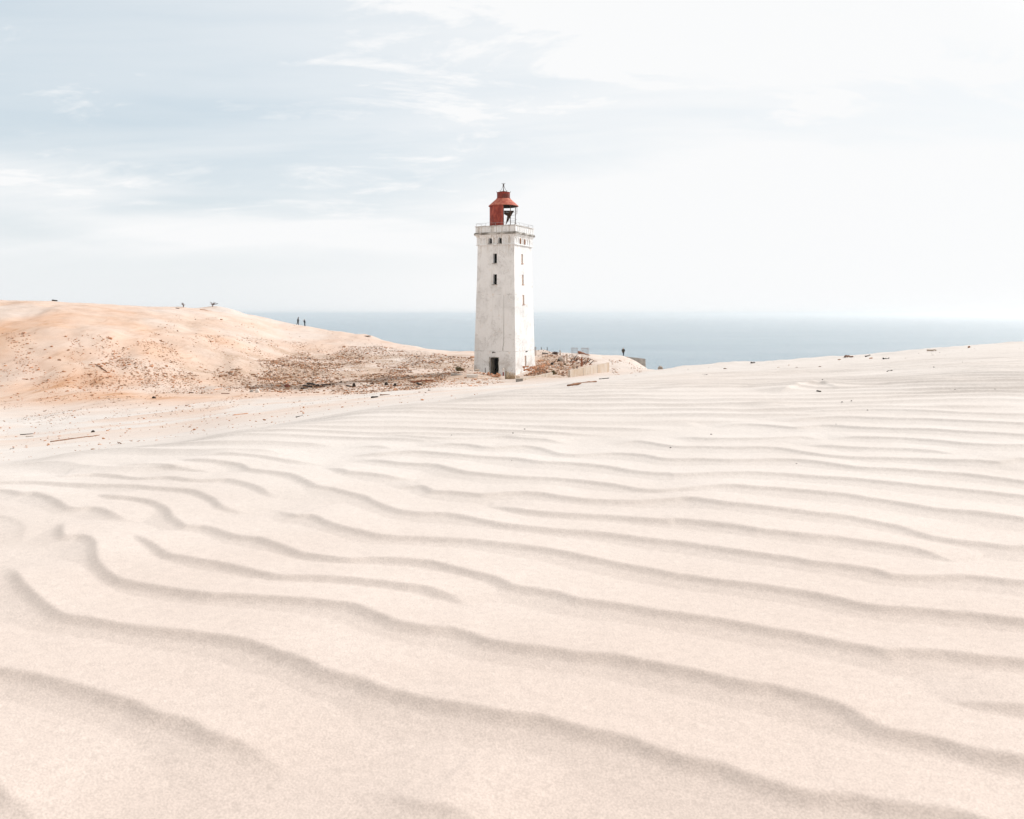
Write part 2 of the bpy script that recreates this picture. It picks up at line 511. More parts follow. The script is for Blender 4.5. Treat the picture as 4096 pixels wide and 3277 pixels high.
# ------------------------------------------------------------------ wind ripples
TO = {1: (0, 1800), 2: (1400, 1700), 3: (2696, 1600), 4: (0, 2500), 5: (1400, 2400), 6: (2696, 2300)}
CREST = [
    (1.0, {4: [(-160, 930), (-60, 965), (0, 1000), (60, 1050), (150, 1100), (200, 1140), (250, 1200), (300, 1260), (350, 1330)]}),
    (1.0, {4: [(-220, 270), (-100, 282), (0, 290), (150, 310), (300, 345), (450, 380), (600, 415), (720, 455), (850, 490), (950, 545), (1080, 570), (1200, 610), (1300, 670), (1480, 715), (1600, 770), (1720, 850), (1790, 920), (1802, 975)]}),
    (1.00, {4: [(1740, 1100), (1850, 1130), (1950, 1180), (2080, 1250), (2200, 1340)]}),
    (0.97, {5: [(-90, 1115), (0, 1130), (150, 1155), (300, 1190), (450, 1245), (550, 1262), (700, 1310), (800, 1355), (950, 1420), (1200, 1500)]}),
    (1.05, {1: [(12, 690), (48, 697), (90, 730), (125, 790), (160, 840), (220, 900), (290, 960), (400, 1030), (520, 1050)], 4: [(700, 5), (900, 30), (1100, 50), (1300, 75), (1480, 105), (1600, 140), (1750, 190), (1900, 240), (2000, 295)], 5: [(0, 485), (100, 510), (160, 545), (300, 580), (450, 615), (600, 645), (750, 670), (900, 695), (1000, 712), (1150, 725), (1300, 760), (1450, 800), (1600, 830), (1750, 870), (1900, 930)], 6: [(0, 1105), (80, 1140), (160, 1150), (300, 1180), (450, 1240), (600, 1290), (800, 1345), (1000, 1370), (1150, 1385), (1300, 1415), (1450, 1440), (1600, 1455), (1750, 1480), (1900, 1530), (2156, 1600), (2400, 1660)]}),
    (0.40, {1: [(-120, 375), (0, 392), (80, 412), (145, 437), (158, 475), (145, 540), (128, 590)]}),
    (1.05, {1: [(362, 412), (392, 450), (388, 500), (405, 534), (480, 530), (550, 540), (592, 570), (600, 620), (608, 680), (640, 730), (700, 780), (760, 810), (900, 840), (1050, 865), (1200, 890), (1300, 905), (1450, 910), (1600, 920), (1750, 930), (1900, 940), (2050, 955)], 5: [(0, 42), (100, 70), (200, 110), (330, 155), (500, 180), (620, 185), (750, 215), (850, 255), (1000, 285), (1100, 298), (1250, 315), (1400, 340), (1550, 350), (1650, 360), (1750, 380), (1900, 410), (1980, 425)], 6: [(0, 590), (160, 610), (300, 645), (450, 675), (600, 690), (700, 715), (850, 755), (1000, 800), (1090, 838), (1160, 885), (1250, 930), (1350, 960), (1500, 985), (1650, 1025), (1800, 1070), (1950, 1105), (2156, 1140), (2400, 1180)]}),
    (0.92, {6: [(1420, 772), (1550, 765), (1650, 757), (1800, 765), (1950, 785), (2156, 800), (2400, 825)]}),
    (0.97, {1: [(-120, 245), (0, 250), (80, 255), (140, 270), (220, 268), (300, 290), (370, 325), (430, 358), (500, 362), (580, 355), (640, 370), (700, 395), (770, 420), (845, 440), (880, 450)]}),
    (1.00, {1: [(795, 470), (815, 515), (880, 545), (950, 580), (1000, 615), (1060, 650), (1150, 665), (1250, 685), (1350, 700), (1500, 735), (1600, 760), (1680, 778), (1750, 790), (1900, 790), (2050, 795)], 2: [(0, 955), (100, 965), (200, 975), (350, 995), (450, 1005), (530, 1025), (620, 1050)], 5: [(680, 0), (760, 35), (820, 65), (860, 85)]}),
    (1.00, {1: [(560, 245), (620, 275), (700, 287), (800, 293), (900, 305), (980, 330), (1040, 365), (1070, 415), (1110, 440), (1155, 468), (1250, 465), (1340, 485), (1430, 515), (1500, 530), (1600, 540), (1700, 575), (1780, 605), (1860, 640), (1950, 655), (2050, 670)], 2: [(0, 835), (120, 825), (250, 828), (400, 838), (520, 850), (620, 875), (700, 895), (780, 915), (880, 940), (960, 970), (1000, 995), (1100, 1010), (1200, 1025), (1300, 1045)], 5: [(1400, 0), (1550, 20), (1700, 40), (1850, 70), (1980, 88)], 6: [(0, 245), (160, 265), (300, 285), (450, 310), (600, 340), (750, 360), (900, 395), (1050, 425), (1200, 450), (1300, 473), (1380, 466), (1500, 475), (1650, 480), (1800, 500), (2000, 515), (2156, 530), (2400, 555)]}),
    (0.97, {1: [(-120, 212), (0, 205), (200, 200), (400, 207), (560, 215), (720, 218), (850, 222), (950, 232), (1080, 238), (1200, 250), (1270, 275), (1330, 305), (1370, 345), (1440, 362), (1490, 378), (1530, 405)]}),
    (1.00, {1: [(1680, 340), (1760, 375), (1830, 399), (1920, 398), (1980, 420), (2050, 455), (2120, 480)], 2: [(0, 642), (100, 665), (200, 685), (320, 692), (450, 695), (600, 705), (750, 712), (900, 730), (1050, 745), (1200, 765), (1350, 790), (1500, 820), (1650, 850), (1800, 875), (1950, 905)], 6: [(0, -10), (160, 12), (300, 35), (500, 60), (700, 90), (850, 115), (1000, 150), (1100, 175), (1250, 200), (1400, 210), (1550, 222), (1700, 240), (1850, 250), (2000, 270), (2156, 290), (2400, 320)]}),
    (0.92, {1: [(150, 172), (400, 165), (560, 150), (700, 155), (800, 170), (900, 178), (1000, 172), (1080, 175), (1180, 190), (1300, 188), (1400, 182), (1480, 195), (1560, 215), (1620, 240), (1670, 270), (1710, 305)]}),
    (1.00, {1: [(1000, 65), (1150, 68), (1300, 75), (1420, 82), (1500, 95), (1540, 120), (1640, 132), (1750, 142), (1830, 160), (1900, 195), (1960, 225), (2050, 235), (2130, 255)], 2: [(0, 415), (90, 435), (150, 465), (230, 500), (330, 530), (450, 545), (600, 550), (700, 565), (800, 585), (900, 605), (1000, 620), (1150, 635), (1300, 648), (1450, 655), (1600, 670), (1750, 690), (1900, 708)], 3: [(0, 870), (160, 893), (300, 915), (450, 940), (600, 960), (750, 980), (850, 1000), (1000, 1015), (1150, 1035), (1280, 1060)], 6: [(1330, 2), (1450, 10), (1600, 11), (1750, 10), (1900, 20), (2050, 40), (2156, 48), (2400, 75)]}),
    (1.00, {2: [(740, 510), (850, 500), (930, 502), (1050, 525), (1200, 540), (1350, 548), (1500, 555), (1650, 562), (1800, 575), (1960, 586)], 3: [(0, 735), (160, 750), (300, 768), (420, 785), (530, 808), (700, 825), (850, 842), (1000, 850), (1150, 870), (1300, 890), (1450, 910), (1550, 935), (1650, 965), (1750, 995), (1850, 1015), (1960, 1025)]}),
    (1.00, {2: [(210, 388), (330, 372), (430, 368), (480, 385), (520, 408), (620, 412), (720, 422), (830, 432), (950, 422), (1080, 420), (1200, 428), (1300, 445), (1450, 460), (1600, 465), (1750, 468), (1900, 460)], 3: [(0, 610), (60, 605), (160, 615), (300, 640), (450, 655), (600, 670), (750, 685), (900, 702), (1050, 715), (1200, 740), (1300, 760), (1400, 780), (1500, 815), (1600, 845), (1750, 870), (1900, 885), (2050, 905), (2156, 910), (2400, 925)]}),
    (0.92, {1: [(1920, 97), (2050, 108), (2120, 125)], 2: [(0, 290), (100, 295), (200, 308), (300, 320), (400, 325), (490, 332)]}),
    (1.00, {2: [(-40, 218), (100, 210), (200, 222), (300, 235), (420, 242), (530, 250), (620, 270), (720, 290), (850, 305), (1000, 318), (1150, 325), (1300, 332), (1450, 345), (1600, 362), (1700, 378), (1800, 395), (1930, 402)], 3: [(0, 550), (100, 545), (200, 535), (350, 530), (500, 540), (650, 548), (800, 560), (950, 575), (1100, 592), (1200, 610), (1350, 630), (1500, 655), (1600, 672), (1700, 682), (1850, 695), (2000, 715), (2156, 735), (2400, 760)]}),
    (1.00, {2: [(-60, 172), (150, 178), (300, 170), (420, 168), (520, 175), (620, 185), (720, 192), (850, 200), (1000, 208), (1080, 218), (1180, 232), (1300, 235), (1450, 245), (1600, 260), (1720, 280), (1850, 295), (1960, 300)], 3: [(0, 460), (160, 456), (350, 450), (550, 448), (750, 458), (900, 468), (1050, 478), (1200, 492), (1350, 508), (1500, 525), (1650, 540), (1800, 558), (1950, 575), (2156, 600), (2400, 625)]}),
    (0.97, {2: [(400, 134), (530, 122), (630, 118), (740, 125), (840, 140), (950, 138), (1060, 132), (1150, 138), (1220, 155), (1290, 178), (1400, 185), (1500, 180), (1620, 175), (1740, 182), (1830, 192), (1900, 208)], 3: [(0, 370), (160, 370), (300, 378), (450, 375), (600, 370), (750, 372), (900, 385), (1050, 405), (1200, 420), (1350, 425), (1500, 435), (1650, 445), (1800, 455), (1950, 475), (2050, 488), (2156, 500), (2400, 520)]}),
    (0.82, {2: [(-60, 125), (150, 125), (260, 138), (350, 152)]}),
    (0.82, {2: [(110, 65), (280, 68), (400, 78), (550, 85), (700, 82), (850, 75), (960, 72), (1060, 80), (1200, 88), (1300, 100), (1410, 104)]}),
    (0.97, {2: [(1600, 112), (1750, 96), (1860, 108)], 3: [(0, 285), (160, 289), (350, 295), (550, 295), (700, 305), (800, 325), (950, 345), (1150, 355), (1350, 360), (1550, 365), (1700, 375), (1850, 378), (2000, 388), (2080, 375), (2156, 370), (2400, 375)]}),
    (0.87, {3: [(730, 280), (850, 275), (1000, 285), (1200, 295), (1400, 300), (1550, 310), (1700, 325), (1860, 346)]}),
    (0.92, {3: [(-40, 214), (160, 235), (350, 240), (550, 238), (700, 230), (800, 225), (970, 240)]}),
    (0.92, {3: [(930, 234), (1050, 226), (1200, 230), (1400, 235), (1600, 250), (1800, 270), (2000, 280), (2156, 280), (2400, 290)]}),
    (1.00, {3: [(240, 162), (350, 150), (450, 148), (600, 158), (750, 170), (850, 160), (950, 155), (1150, 172), (1350, 180), (1550, 185), (1750, 195), (1950, 205), (2156, 215), (2400, 225)]}),
    (0.97, {3: [(640, 131), (800, 115), (950, 108), (1100, 108), (1300, 118), (1500, 122), (1700, 128), (1900, 135), (2156, 145), (2400, 155)]}),
    (0.82, {3: [(-40, 143), (100, 150), (210, 139)]}),
    (1.00, {3: [(480, 47), (580, 38), (650, 35), (740, 47)]}),
    (0.92, {3: [(740, 66), (950, 68), (1150, 60), (1350, 62), (1550, 70), (1750, 78), (1950, 82), (2156, 88), (2400, 95)]}),
    (0.77, {1: [(580, 112), (800, 108), (950, 105), (1100, 118), (1250, 128), (1390, 147)]}),
    (0.77, {1: [(1120, 28), (1400, 22), (1600, 35), (1700, 50), (1800, 62), (2020, 77)]}),
    (2.2, {0: [(3095, 1570), (3140, 1562), (3190, 1545), (3230, 1537), (3270, 1533), (3295, 1534), (3330, 1542), (3360, 1552)]}),
]
CELL = 0.0042
GX0, GX1, GY0, GY1 = -4.3, 6.4, 0.7, 8.8
NGX, NGY = int((GX1 - GX0) / CELL), int((GY1 - GY0) / CELL)
RIP = np.zeros((NGY, NGX), np.float32)
ripA = 0.0200


def plan_hit(px, py):
    """ripple crest pixel -> plan position on the near dune"""
    Y = np.linspace(0.7, 14, 5000)
    X = (px - 2048) / F * Y
    zr = -(py - HY) / F * Y
    i = np.nonzero(zr <= base_z(X, Y) + 0.012)[0]
    i = i[0] if len(i) else len(Y) - 1
    return X[i], Y[i]


for amp, parts in CREST:
    pts = []
    for tname in sorted(parts, key=lambda q: min(p[0] / 1.54 + (TO[q][0] if q else 0) for p in parts[q])):
        for x, y in parts[tname]:
            if tname:
                x, y = TO[tname][0] + x / 1.54, TO[tname][1] + y / 1.54
            pts.append(plan_hit(x, y))
    P = [pts[0]]
    for q_ in pts[1:]:
        if math.hypot(q_[0] - P[-1][0], q_[1] - P[-1][1]) > 0.02:
            P.append(q_)
    P = np.array(P)
    for e_, o_ in ((0, 1), (-1, -2)):
        xe = 2048 + F * P[e_, 0] / P[e_, 1]
        if (xe < 5 or xe > 4090) and len(P) > 2:
            dv = P[e_] - P[o_]
            st_ = max(np.hypot(*dv), 0.03)
            dv = dv / max(np.hypot(*dv), 1e-6)
            ad = np.array([P[e_] + dv * st_ * q_ for q_ in range(1, int(0.5 / st_) + 2)])
            P = np.vstack([ad[::-1], P]) if e_ == 0 else np.vstack([P, ad])
    # smooth resampling along the curve (Catmull-Rom through the traced points)
    Q = []
    PP = np.vstack([2 * P[0] - P[1], P, 2 * P[-1] - P[-2]])
    for i in range(1, len(PP) - 2):
        L = np.hypot(*(PP[i + 1] - PP[i]))
        n = max(2, int(L / 0.035))
        for s in np.linspace(0, 1, n, endpoint=False):
            a, b, c, d = PP[i - 1], PP[i], PP[i + 1], PP[i + 2]
            Q.append(0.5 * (2 * b + (c - a) * s + (2 * a - 5 * b + 4 * c - d) * s ** 2 + (3 * b - 3 * c + d - a) * s ** 3))
    Q.append(P[-1])
    Q = np.array(Q)
    S = np.concatenate([[0], np.cumsum(np.hypot(*np.diff(Q, axis=0).T))])
    ext = 0.40
    x0, x1 = Q[:, 0].min() - ext, Q[:, 0].max() + ext
    y0, y1 = Q[:, 1].min() - ext, Q[:, 1].max() + ext
    i0, i1 = max(0, int((x0 - GX0) / CELL)), min(NGX, int((x1 - GX0) / CELL))
    j0, j1 = max(0, int((y0 - GY0) / CELL)), min(NGY, int((y1 - GY0) / CELL))
    if i1 <= i0 or j1 <= j0:
        continue
    D = np.full((j1 - j0, i1 - i0), 9.0, np.float32)
    SG = np.zeros_like(D)
    SA = np.zeros_like(D)
    for k2 in range(len(Q) - 1):
        a, b = Q[k2], Q[k2 + 1]
        d = b - a
        L2 = d @ d
        if L2 < 1e-10:
            continue
        ia, ib = int((min(a[0], b[0]) - ext - GX0) / CELL) - i0, int((max(a[0], b[0]) + ext - GX0) / CELL) - i0
        ja, jb = int((min(a[1], b[1]) - ext - GY0) / CELL) - j0, int((max(a[1], b[1]) + ext - GY0) / CELL) - j0
        ia, ja = max(ia, 0), max(ja, 0)
        ib, jb = min(ib, i1 - i0), min(jb, j1 - j0)
        if ib <= ia or jb <= ja:
            continue
        gx = (GX0 + (np.arange(ia, ib) + i0 + .5) * CELL)[None, :]
        gy = (GY0 + (np.arange(ja, jb) + j0 + .5) * CELL)[:, None]
        tt = np.clip(((gx - a[0]) * d[0] + (gy - a[1]) * d[1]) / L2, 0, 1)
        ex, ey = gx - (a[0] + tt * d[0]), gy - (a[1] + tt * d[1])
        dist = np.sqrt(ex * ex + ey * ey)
        sgn = np.sign(d[0] * ey - d[1] * ex)          # + on the far side for left-to-right curves
        sub = D[ja:jb, ia:ib]
        m = dist < sub
        sub[m] = dist[m]
        SG[ja:jb, ia:ib][m] = np.broadcast_to(sgn, dist.shape)[m]
        SA[ja:jb, ia:ib][m] = (S[k2] + tt * math.sqrt(L2))[m]
    endf = sstep(SA, 0, 0.22) * sstep(S[-1] - SA, 0, 0.22) if amp < 2 else sstep(SA, 0, 0.3) * sstep(S[-1] - SA, 0, 0.3)
    dirx = np.abs(np.gradient(Q[:, 0])) / np.maximum(np.hypot(np.gradient(Q[:, 0]), np.gradient(Q[:, 1])), 1e-6)
    endf = endf * (0.48 + 0.52 * np.interp(SA, S, np.convolve(np.pad(dirx, 10, mode='edge'), np.ones(21) / 21, 'valid')))
    sc_w = 1.0 if amp < 2 else 1.7
    lee = 0.60 * np.clip(1 - D / (0.165 * sc_w), 0, 1) ** 2.0 + 0.40 * np.clip(1 - D / 0.034, 0, 1) ** 1.4
    sto = np.clip(1 - D / (0.26 * sc_w), 0, 1)
    sto = sto ** 1.2
    hgt = np.where(SG > 0, sto, lee) * amp * ripA * endf
    R0 = RIP[j0:j1, i0:i1]
    np.maximum(R0, hgt, out=R0)

kk = np.array([0, 1, 2, 1, 0], np.float32) / 4


def blur(a):
    p = np.pad(a, 2, mode='edge')
    b = sum(kk[i] * p[i:i + a.shape[0], :] for i in range(5))
    return sum(kk[i] * b[:, i:i + a.shape[1]] for i in range(5))


RIP = blur(RIP)


def ripple_z(X, Y):
    gx = (X - GX0) / CELL - .5
    gy = (Y - GY0) / CELL - .5
    i = np.clip(np.floor(gx).astype(int), 0, NGX - 2)
    j = np.clip(np.floor(gy).astype(int), 0, NGY - 2)
    fu = np.clip(gx - i, 0, 1)
    fv = np.clip(gy - j, 0, 1)
    z = (RIP[j, i] * (1 - fu) + RIP[j, i + 1] * fu) * (1 - fv) + (RIP[j + 1, i] * (1 - fu) + RIP[j + 1, i + 1] * fu) * fv
    inside = (X > GX0) & (X < GX1) & (Y > GY0) & (Y < GY1)
    z = np.where(inside, z, 0)
    # untraced part of the ripple field
    p = 2048 + F * X / np.maximum(Y, 0.5)
    v = -base_z(X, Y) / np.maximum(Y, 0.5) * F
    vt = np.interp(p, [-900, 0, 700, 1400, 2000, 2700, 3400, 4096, 5200], [720, 680, 645, 515, 520, 465, 402, 380, 400])
    blend = 1 - sstep(v, vt - 22, vt + 8)
    blend = np.maximum(blend, sstep(-X, 3.9, 4.2) + sstep(X, 6.0, 6.3))
    lam = 0.30 + 0.012 * np.clip(Y - 6, 0, 10)
    ang = np.interp(Y, [2, 6, 12, 30], [0.30, 0.15, 0.11, 0.05])
    ph = (X * np.sin(ang) + Y * np.cos(ang)) / 0.31
    ph = ph + 0.55 * fbm(X * 0.55, Y * 0.9, 3, 71) + 0.9 * fbm(X * 0.12, Y * 0.25, 2, 77)
    u = ph - np.floor(ph)                 # 0 at crest, grows away from the camera
    prof = np.where(u < 0.68, (1 - u / 0.68) ** 1.1, ((u - 0.68) / 0.32) ** 2.0)
    am = np.clip(0.80 + 0.5 * fbm(X * 0.5, Y * 1.3, 3, 83), 0.15, 1.25)
    edge = np.interp(p, [-900, 0, 700, 1190, 1490, 1800, 2020, 2300, 2600, 3000, 3500, 4096, 5200], [4.4, 4.9, 5.9, 7.0, 7.5, 8.2, 9.2, 11.5, 18, 30, 34, 38, 38])
    msk = 1 - sstep(Y, edge * 0.78, edge * 1.12)
    patch = 0.7 + 0.3 * sstep(fbm(X * 0.16, Y * 0.1, 3, 91), -0.5, 0.2)
    return z + blend * msk * patch * am * prof * 0.025


# ------------------------------------------------------------------ sand sheet
t_in = np.linspace(-0.74, 0.74, 700)
t_out = 0.74 * np.exp(np.linspace(0, math.log(4.0), 46))[1:]
T = np.concatenate([-t_out[::-1], t_in, t_out])
rows = [np.linspace(-60, -6, 10), np.linspace(-5, 0.5, 12), np.arange(0.62, 1.0, 0.011), np.arange(1.0, 2.4, 0.0055), np.arange(2.4, 5.0, 0.0085), np.arange(5.0, 9.0, 0.0155),
        np.arange(9.0, 17, 0.026), np.arange(17, 20, 0.04), np.arange(20, 40, 0.07), np.arange(40, 70, 0.22), np.arange(70, 190, 0.30), np.arange(190, 230, 2.0), np.linspace(232, 420, 16)]
YR = np.concatenate(rows)
NR, NC = len(YR), len(T)
YY = np.repeat(YR[:, None], NC, 1)
XX = T[None, :] * np.sqrt(YY ** 2 + 0.8)
ZZ = np.empty_like(XX)
SB = 200
for a in range(0, NR, SB):
    s = slice(a, a + SB)
    x, y = XX[s], YY[s]
    ZZ[s] = land_z(x, y) + np.where(y < 45, ripple_z(x, y), 0) * sstep(y, 0.5, 0.9)
    ZZ[s] += sstep(y, 3.0, 9) * (1 - sstep(y, 40, 70)) * 0.012 * fbm(x * 1.1, y * 0.8, 3, 41)
    ZZ[s] += (y < 9) * 0.0035 * fbm(x * 2.3, y * 2.3, 3, 43)
co = np.stack([XX, YY, ZZ], -1).reshape(-1, 3).astype(np.float32)
idx = np.arange(NR * NC).reshape(NR, NC)
quads = np.stack([idx[:-1, :-1], idx[:-1, 1:], idx[1:, 1:], idx[1:, :-1]], -1).reshape(-1, 4).astype(np.int32)
gm = bpy.data.meshes.new("sand_ground")
gm.vertices.add(len(co))
gm.vertices.foreach_set("co", co.ravel())
gm.loops.add(quads.size)
gm.loops.foreach_set("vertex_index", quads.ravel())
gm.polygons.add(len(quads))
gm.polygons.foreach_set("loop_start", np.arange(0, quads.size, 4, dtype=np.int32))
gm.polygons.foreach_set("loop_total", np.full(len(quads), 4, np.int32))
gm.polygons.foreach_set("use_smooth", np.ones(len(quads), bool))
gm.update()
# sand kinds: 0 = pale blown sand, 1 = ochre dune sand; second layer = grey-brown dirt mixed with rubble
Xf, Yf = co[:, 0].astype(float), co[:, 1].astype(float)
pf = 2048 + F * Xf / np.maximum(Yf, 0.9)
och = sstep(Yf, 45, 72) * np.interp(pf, [-2600, 0, 500, 1100, 1700, 2100, 2450, 2800, 3200], [1, 1, 0.92, 0.6, 0.42, 0.45, 0.25, 0.05, 0.0])
hill = sstep(-base_z(Xf, Yf), -2.0, 6.5)
och = och * (0.62 + 0.38 * hill)
och = np.maximum(och, 0.42 * sstep(Yf, 4, 22) * sstep(-Xf, -6, 1) * sstep(fbm(Xf * 0.35, Yf * 0.16, 4, 25), -0.5, 0.7))
och = np.clip(och * (0.85 + 0.35 * fbm(Xf * 0.12, Yf * 0.10, 3, 5)), 0, 1)
dirt = sstep(Yf, 78, 92) * (1 - sstep(Yf, 128, 146)) * np.interp(pf, [500, 900, 1300, 1800, 1900, 2100, 2180, 2330, 2420], [0.15, 0.6, 1, 1, 0.9, 0.4, 0.8, 0.8, 0])
dirt = np.clip(dirt * (0.75 + 0.8 * fbm(Xf * 0.22, Yf * 0.3, 4, 15)), 0, 1)
for nm, arr in (("ochre", och), ("dirt", dirt)):
    at_ = gm.attributes.new(nm, 'FLOAT', 'POINT')
    at_.data.foreach_set("value", arr.astype(np.float32))

m_sand, t, b = new_mat("sand")
geo = t.n('ShaderNodeNewGeometry')
pos = geo.outputs['Position']
aO = t.n('ShaderNodeAttribute', attribute_name="ochre").outputs['Fac']
aD = t.n('ShaderNodeAttribute', attribute_name="dirt").outputs['Fac']
nA = t.noise(pos, 0.9, 5, 0.6)
pale = t.mix(t.ss(nA, 0.3, 0.7), (0.605, 0.555, 0.52), (0.648, 0.602, 0.57))
near = t.ss(t.xyz(pos)[1], 0.9, 4.5)
pale = t.mix(near, t.mix(t.ss(nA, 0.3, 0.7), (0.59, 0.50, 0.448), (0.63, 0.543, 0.492)), pale)
nB = t.noise(t.mapping(pos, scale=(0.35, 0.35, 1.2)), 0.55, 5, 0.6)
ochc = t.mix(t.ss(nB, 0.35, 0.66), (0.575, 0.36, 0.245), (0.625, 0.44, 0.33))
nS = t.noise(t.mapping(pos, rot=(0, 0, R(-28)), scale=(0.75, 0.16, 0.5)), 1.0, 6, 0.68, 0.5)
ochc = t.mix(t.math('MULTIPLY', t.ss(nS, 0.50, 0.66), 0.85), ochc, (0.46, 0.25, 0.14))
c = t.mix(aO, pale, ochc)
nC = t.noise(pos, 2.6, 7, 0.7)
c = t.mix(t.math('MULTIPLY', aD, t.ss(nC, 0.33, 0.60)), c, (0.40, 0.28, 0.20))
# scattered warm damp blotches
nE = t.noise(pos, 0.33, 3, 0.5)
# grain
g1 = t.noise(pos, 300.0, 2, 0.6)
g2 = t.noise(pos, 46.0, 4, 0.65)
g = t.math('ADD', t.math('MULTIPLY', t.ss(g1, 0.35, 0.65), 0.72), t.math('MULTIPLY', t.ss(g2, 0.3, 0.7), 0.28))
hsv = t.n('ShaderNodeHueSaturation')
t.l(c, hsv.inputs['Color'])
t.l(t.math('MULTIPLY_ADD', g, 0.30, 0.85), hsv.inputs['Value'])
t.l(hsv.outputs[0], b.inputs['Base Color'])
b.inputs['Roughness'].default_value = 0.95
b.inputs['Specular IOR Level'].default_value = 0.1
bn = t.bump(g2, 0.35, 0.0022)
bn = t.bump(g1, 0.5, 0.0012, bn)
bn = t.bump(t.noise(pos, 2.2, 4, 0.6), 0.25, 0.016, bn)
t.l(bn, b.inputs['Normal'])
ground = link("sand_ground", gm, m_sand)
tag(ground, "pale rippled dune sand with an ochre dune rising at the left", "ground", kind='structure')

# ------------------------------------------------------------------ sea
SEA_Z = -66.0
bm = bmesh.new()
ys = [150, 260, 420, 700, 1200, 2200, 4500, 9000, 20000, 45000, 90000]
vs = [[bm.verts.new((k3 * (y * 1.0 + 600), y, SEA_Z)) for k3 in (-1.6, -0.8, 0, 0.8, 1.6)] for y in ys]
for r0, r1 in zip(vs[:-1], vs[1:]):
    for k3 in range(4):
        bm.faces.new((r0[k3], r0[k3 + 1], r1[k3 + 1], r1[k3]))
m_sea, t, b = new_mat("sea_water")
geo = t.n('ShaderNodeNewGeometry')
pos = geo.outputs['Position']
w1 = t.noise(t.mapping(pos, rot=(0, 0, R(10)), scale=(0.030, 0.10, 1)), 1.0, 6, 0.66, 0.3)
w2 = t.noise(t.mapping(pos, rot=(0, 0, R(-6)), scale=(0.14, 0.40, 1)), 1.0, 4, 0.6, 0.2)
w3 = t.noise(t.mapping(pos, rot=(0, 0, R(4)), scale=(0.0016, 0.006, 1)), 1.0, 5, 0.6, 0.4)
wc = t.mix(t.ss(w3, 0.3, 0.7), (0.14, 0.235, 0.30), (0.23, 0.315, 0.375))
t.l(t.mix(t.math('MULTIPLY', t.ss(w1, 0.55, 0.68), 0.7), wc, (0.07, 0.125, 0.165)), b.inputs['Base Color'])  # dark wave faces painted into the water colour where the swell noise peaks
b.inputs['Roughness'].default_value = 0.2
b.inputs['IOR'].default_value = 1.33
nrm = t.bump(w1, 0.5, 5.0)
nrm = t.bump(w2, 0.6, 1.6, nrm)
t.l(nrm, b.inputs['Normal'])
sea = from_bm("sea", bm, m_sea)
tag(sea, "calm grey blue sea reaching a hazy horizon", "sea", kind='structure')

# ================================================================== LIGHTHOUSE
TH = R(26.0)
TX, TY = -0.877, 101.75
lh = empty("lighthouse", (TX, TY, 0), -TH)
tag(lh, "white square plastered lighthouse tower with a rusty red half open lantern on top", "lighthouse")
ct, st = math.cos(TH), math.sin(TH)


def to_local(p):
    x, y = p[0] - TX, p[1] - TY
    return Vector((x * ct - y * st, x * st + y * ct, p[2]))


HP = [(-9.0, 2.86), (-7.3, 2.82), (-4.5, 2.765), (0.2, 2.64), (4.6, 2.53), (8.25, 2.475)]


def half(z):
    return float(np.interp(z, [a for a, _ in HP], [b for _, b in HP]))


def face_hit(px, py, face, hf=None):
    """local (along, z) where a photo pixel meets the left ('L') or right ('R') tower face"""
    o = to_local((0, 0, 0))
    e = to_local(at(px, py, 1.0)) - o
    h = 2.7
    for _ in range(6):
        s = (-h - o.y) / e.y if face == 'L' else (h - o.x) / e.x
        p = o + e * s
        h = hf if hf else half(p.z)
    return (p.x if face == 'L' else p.y), p.z


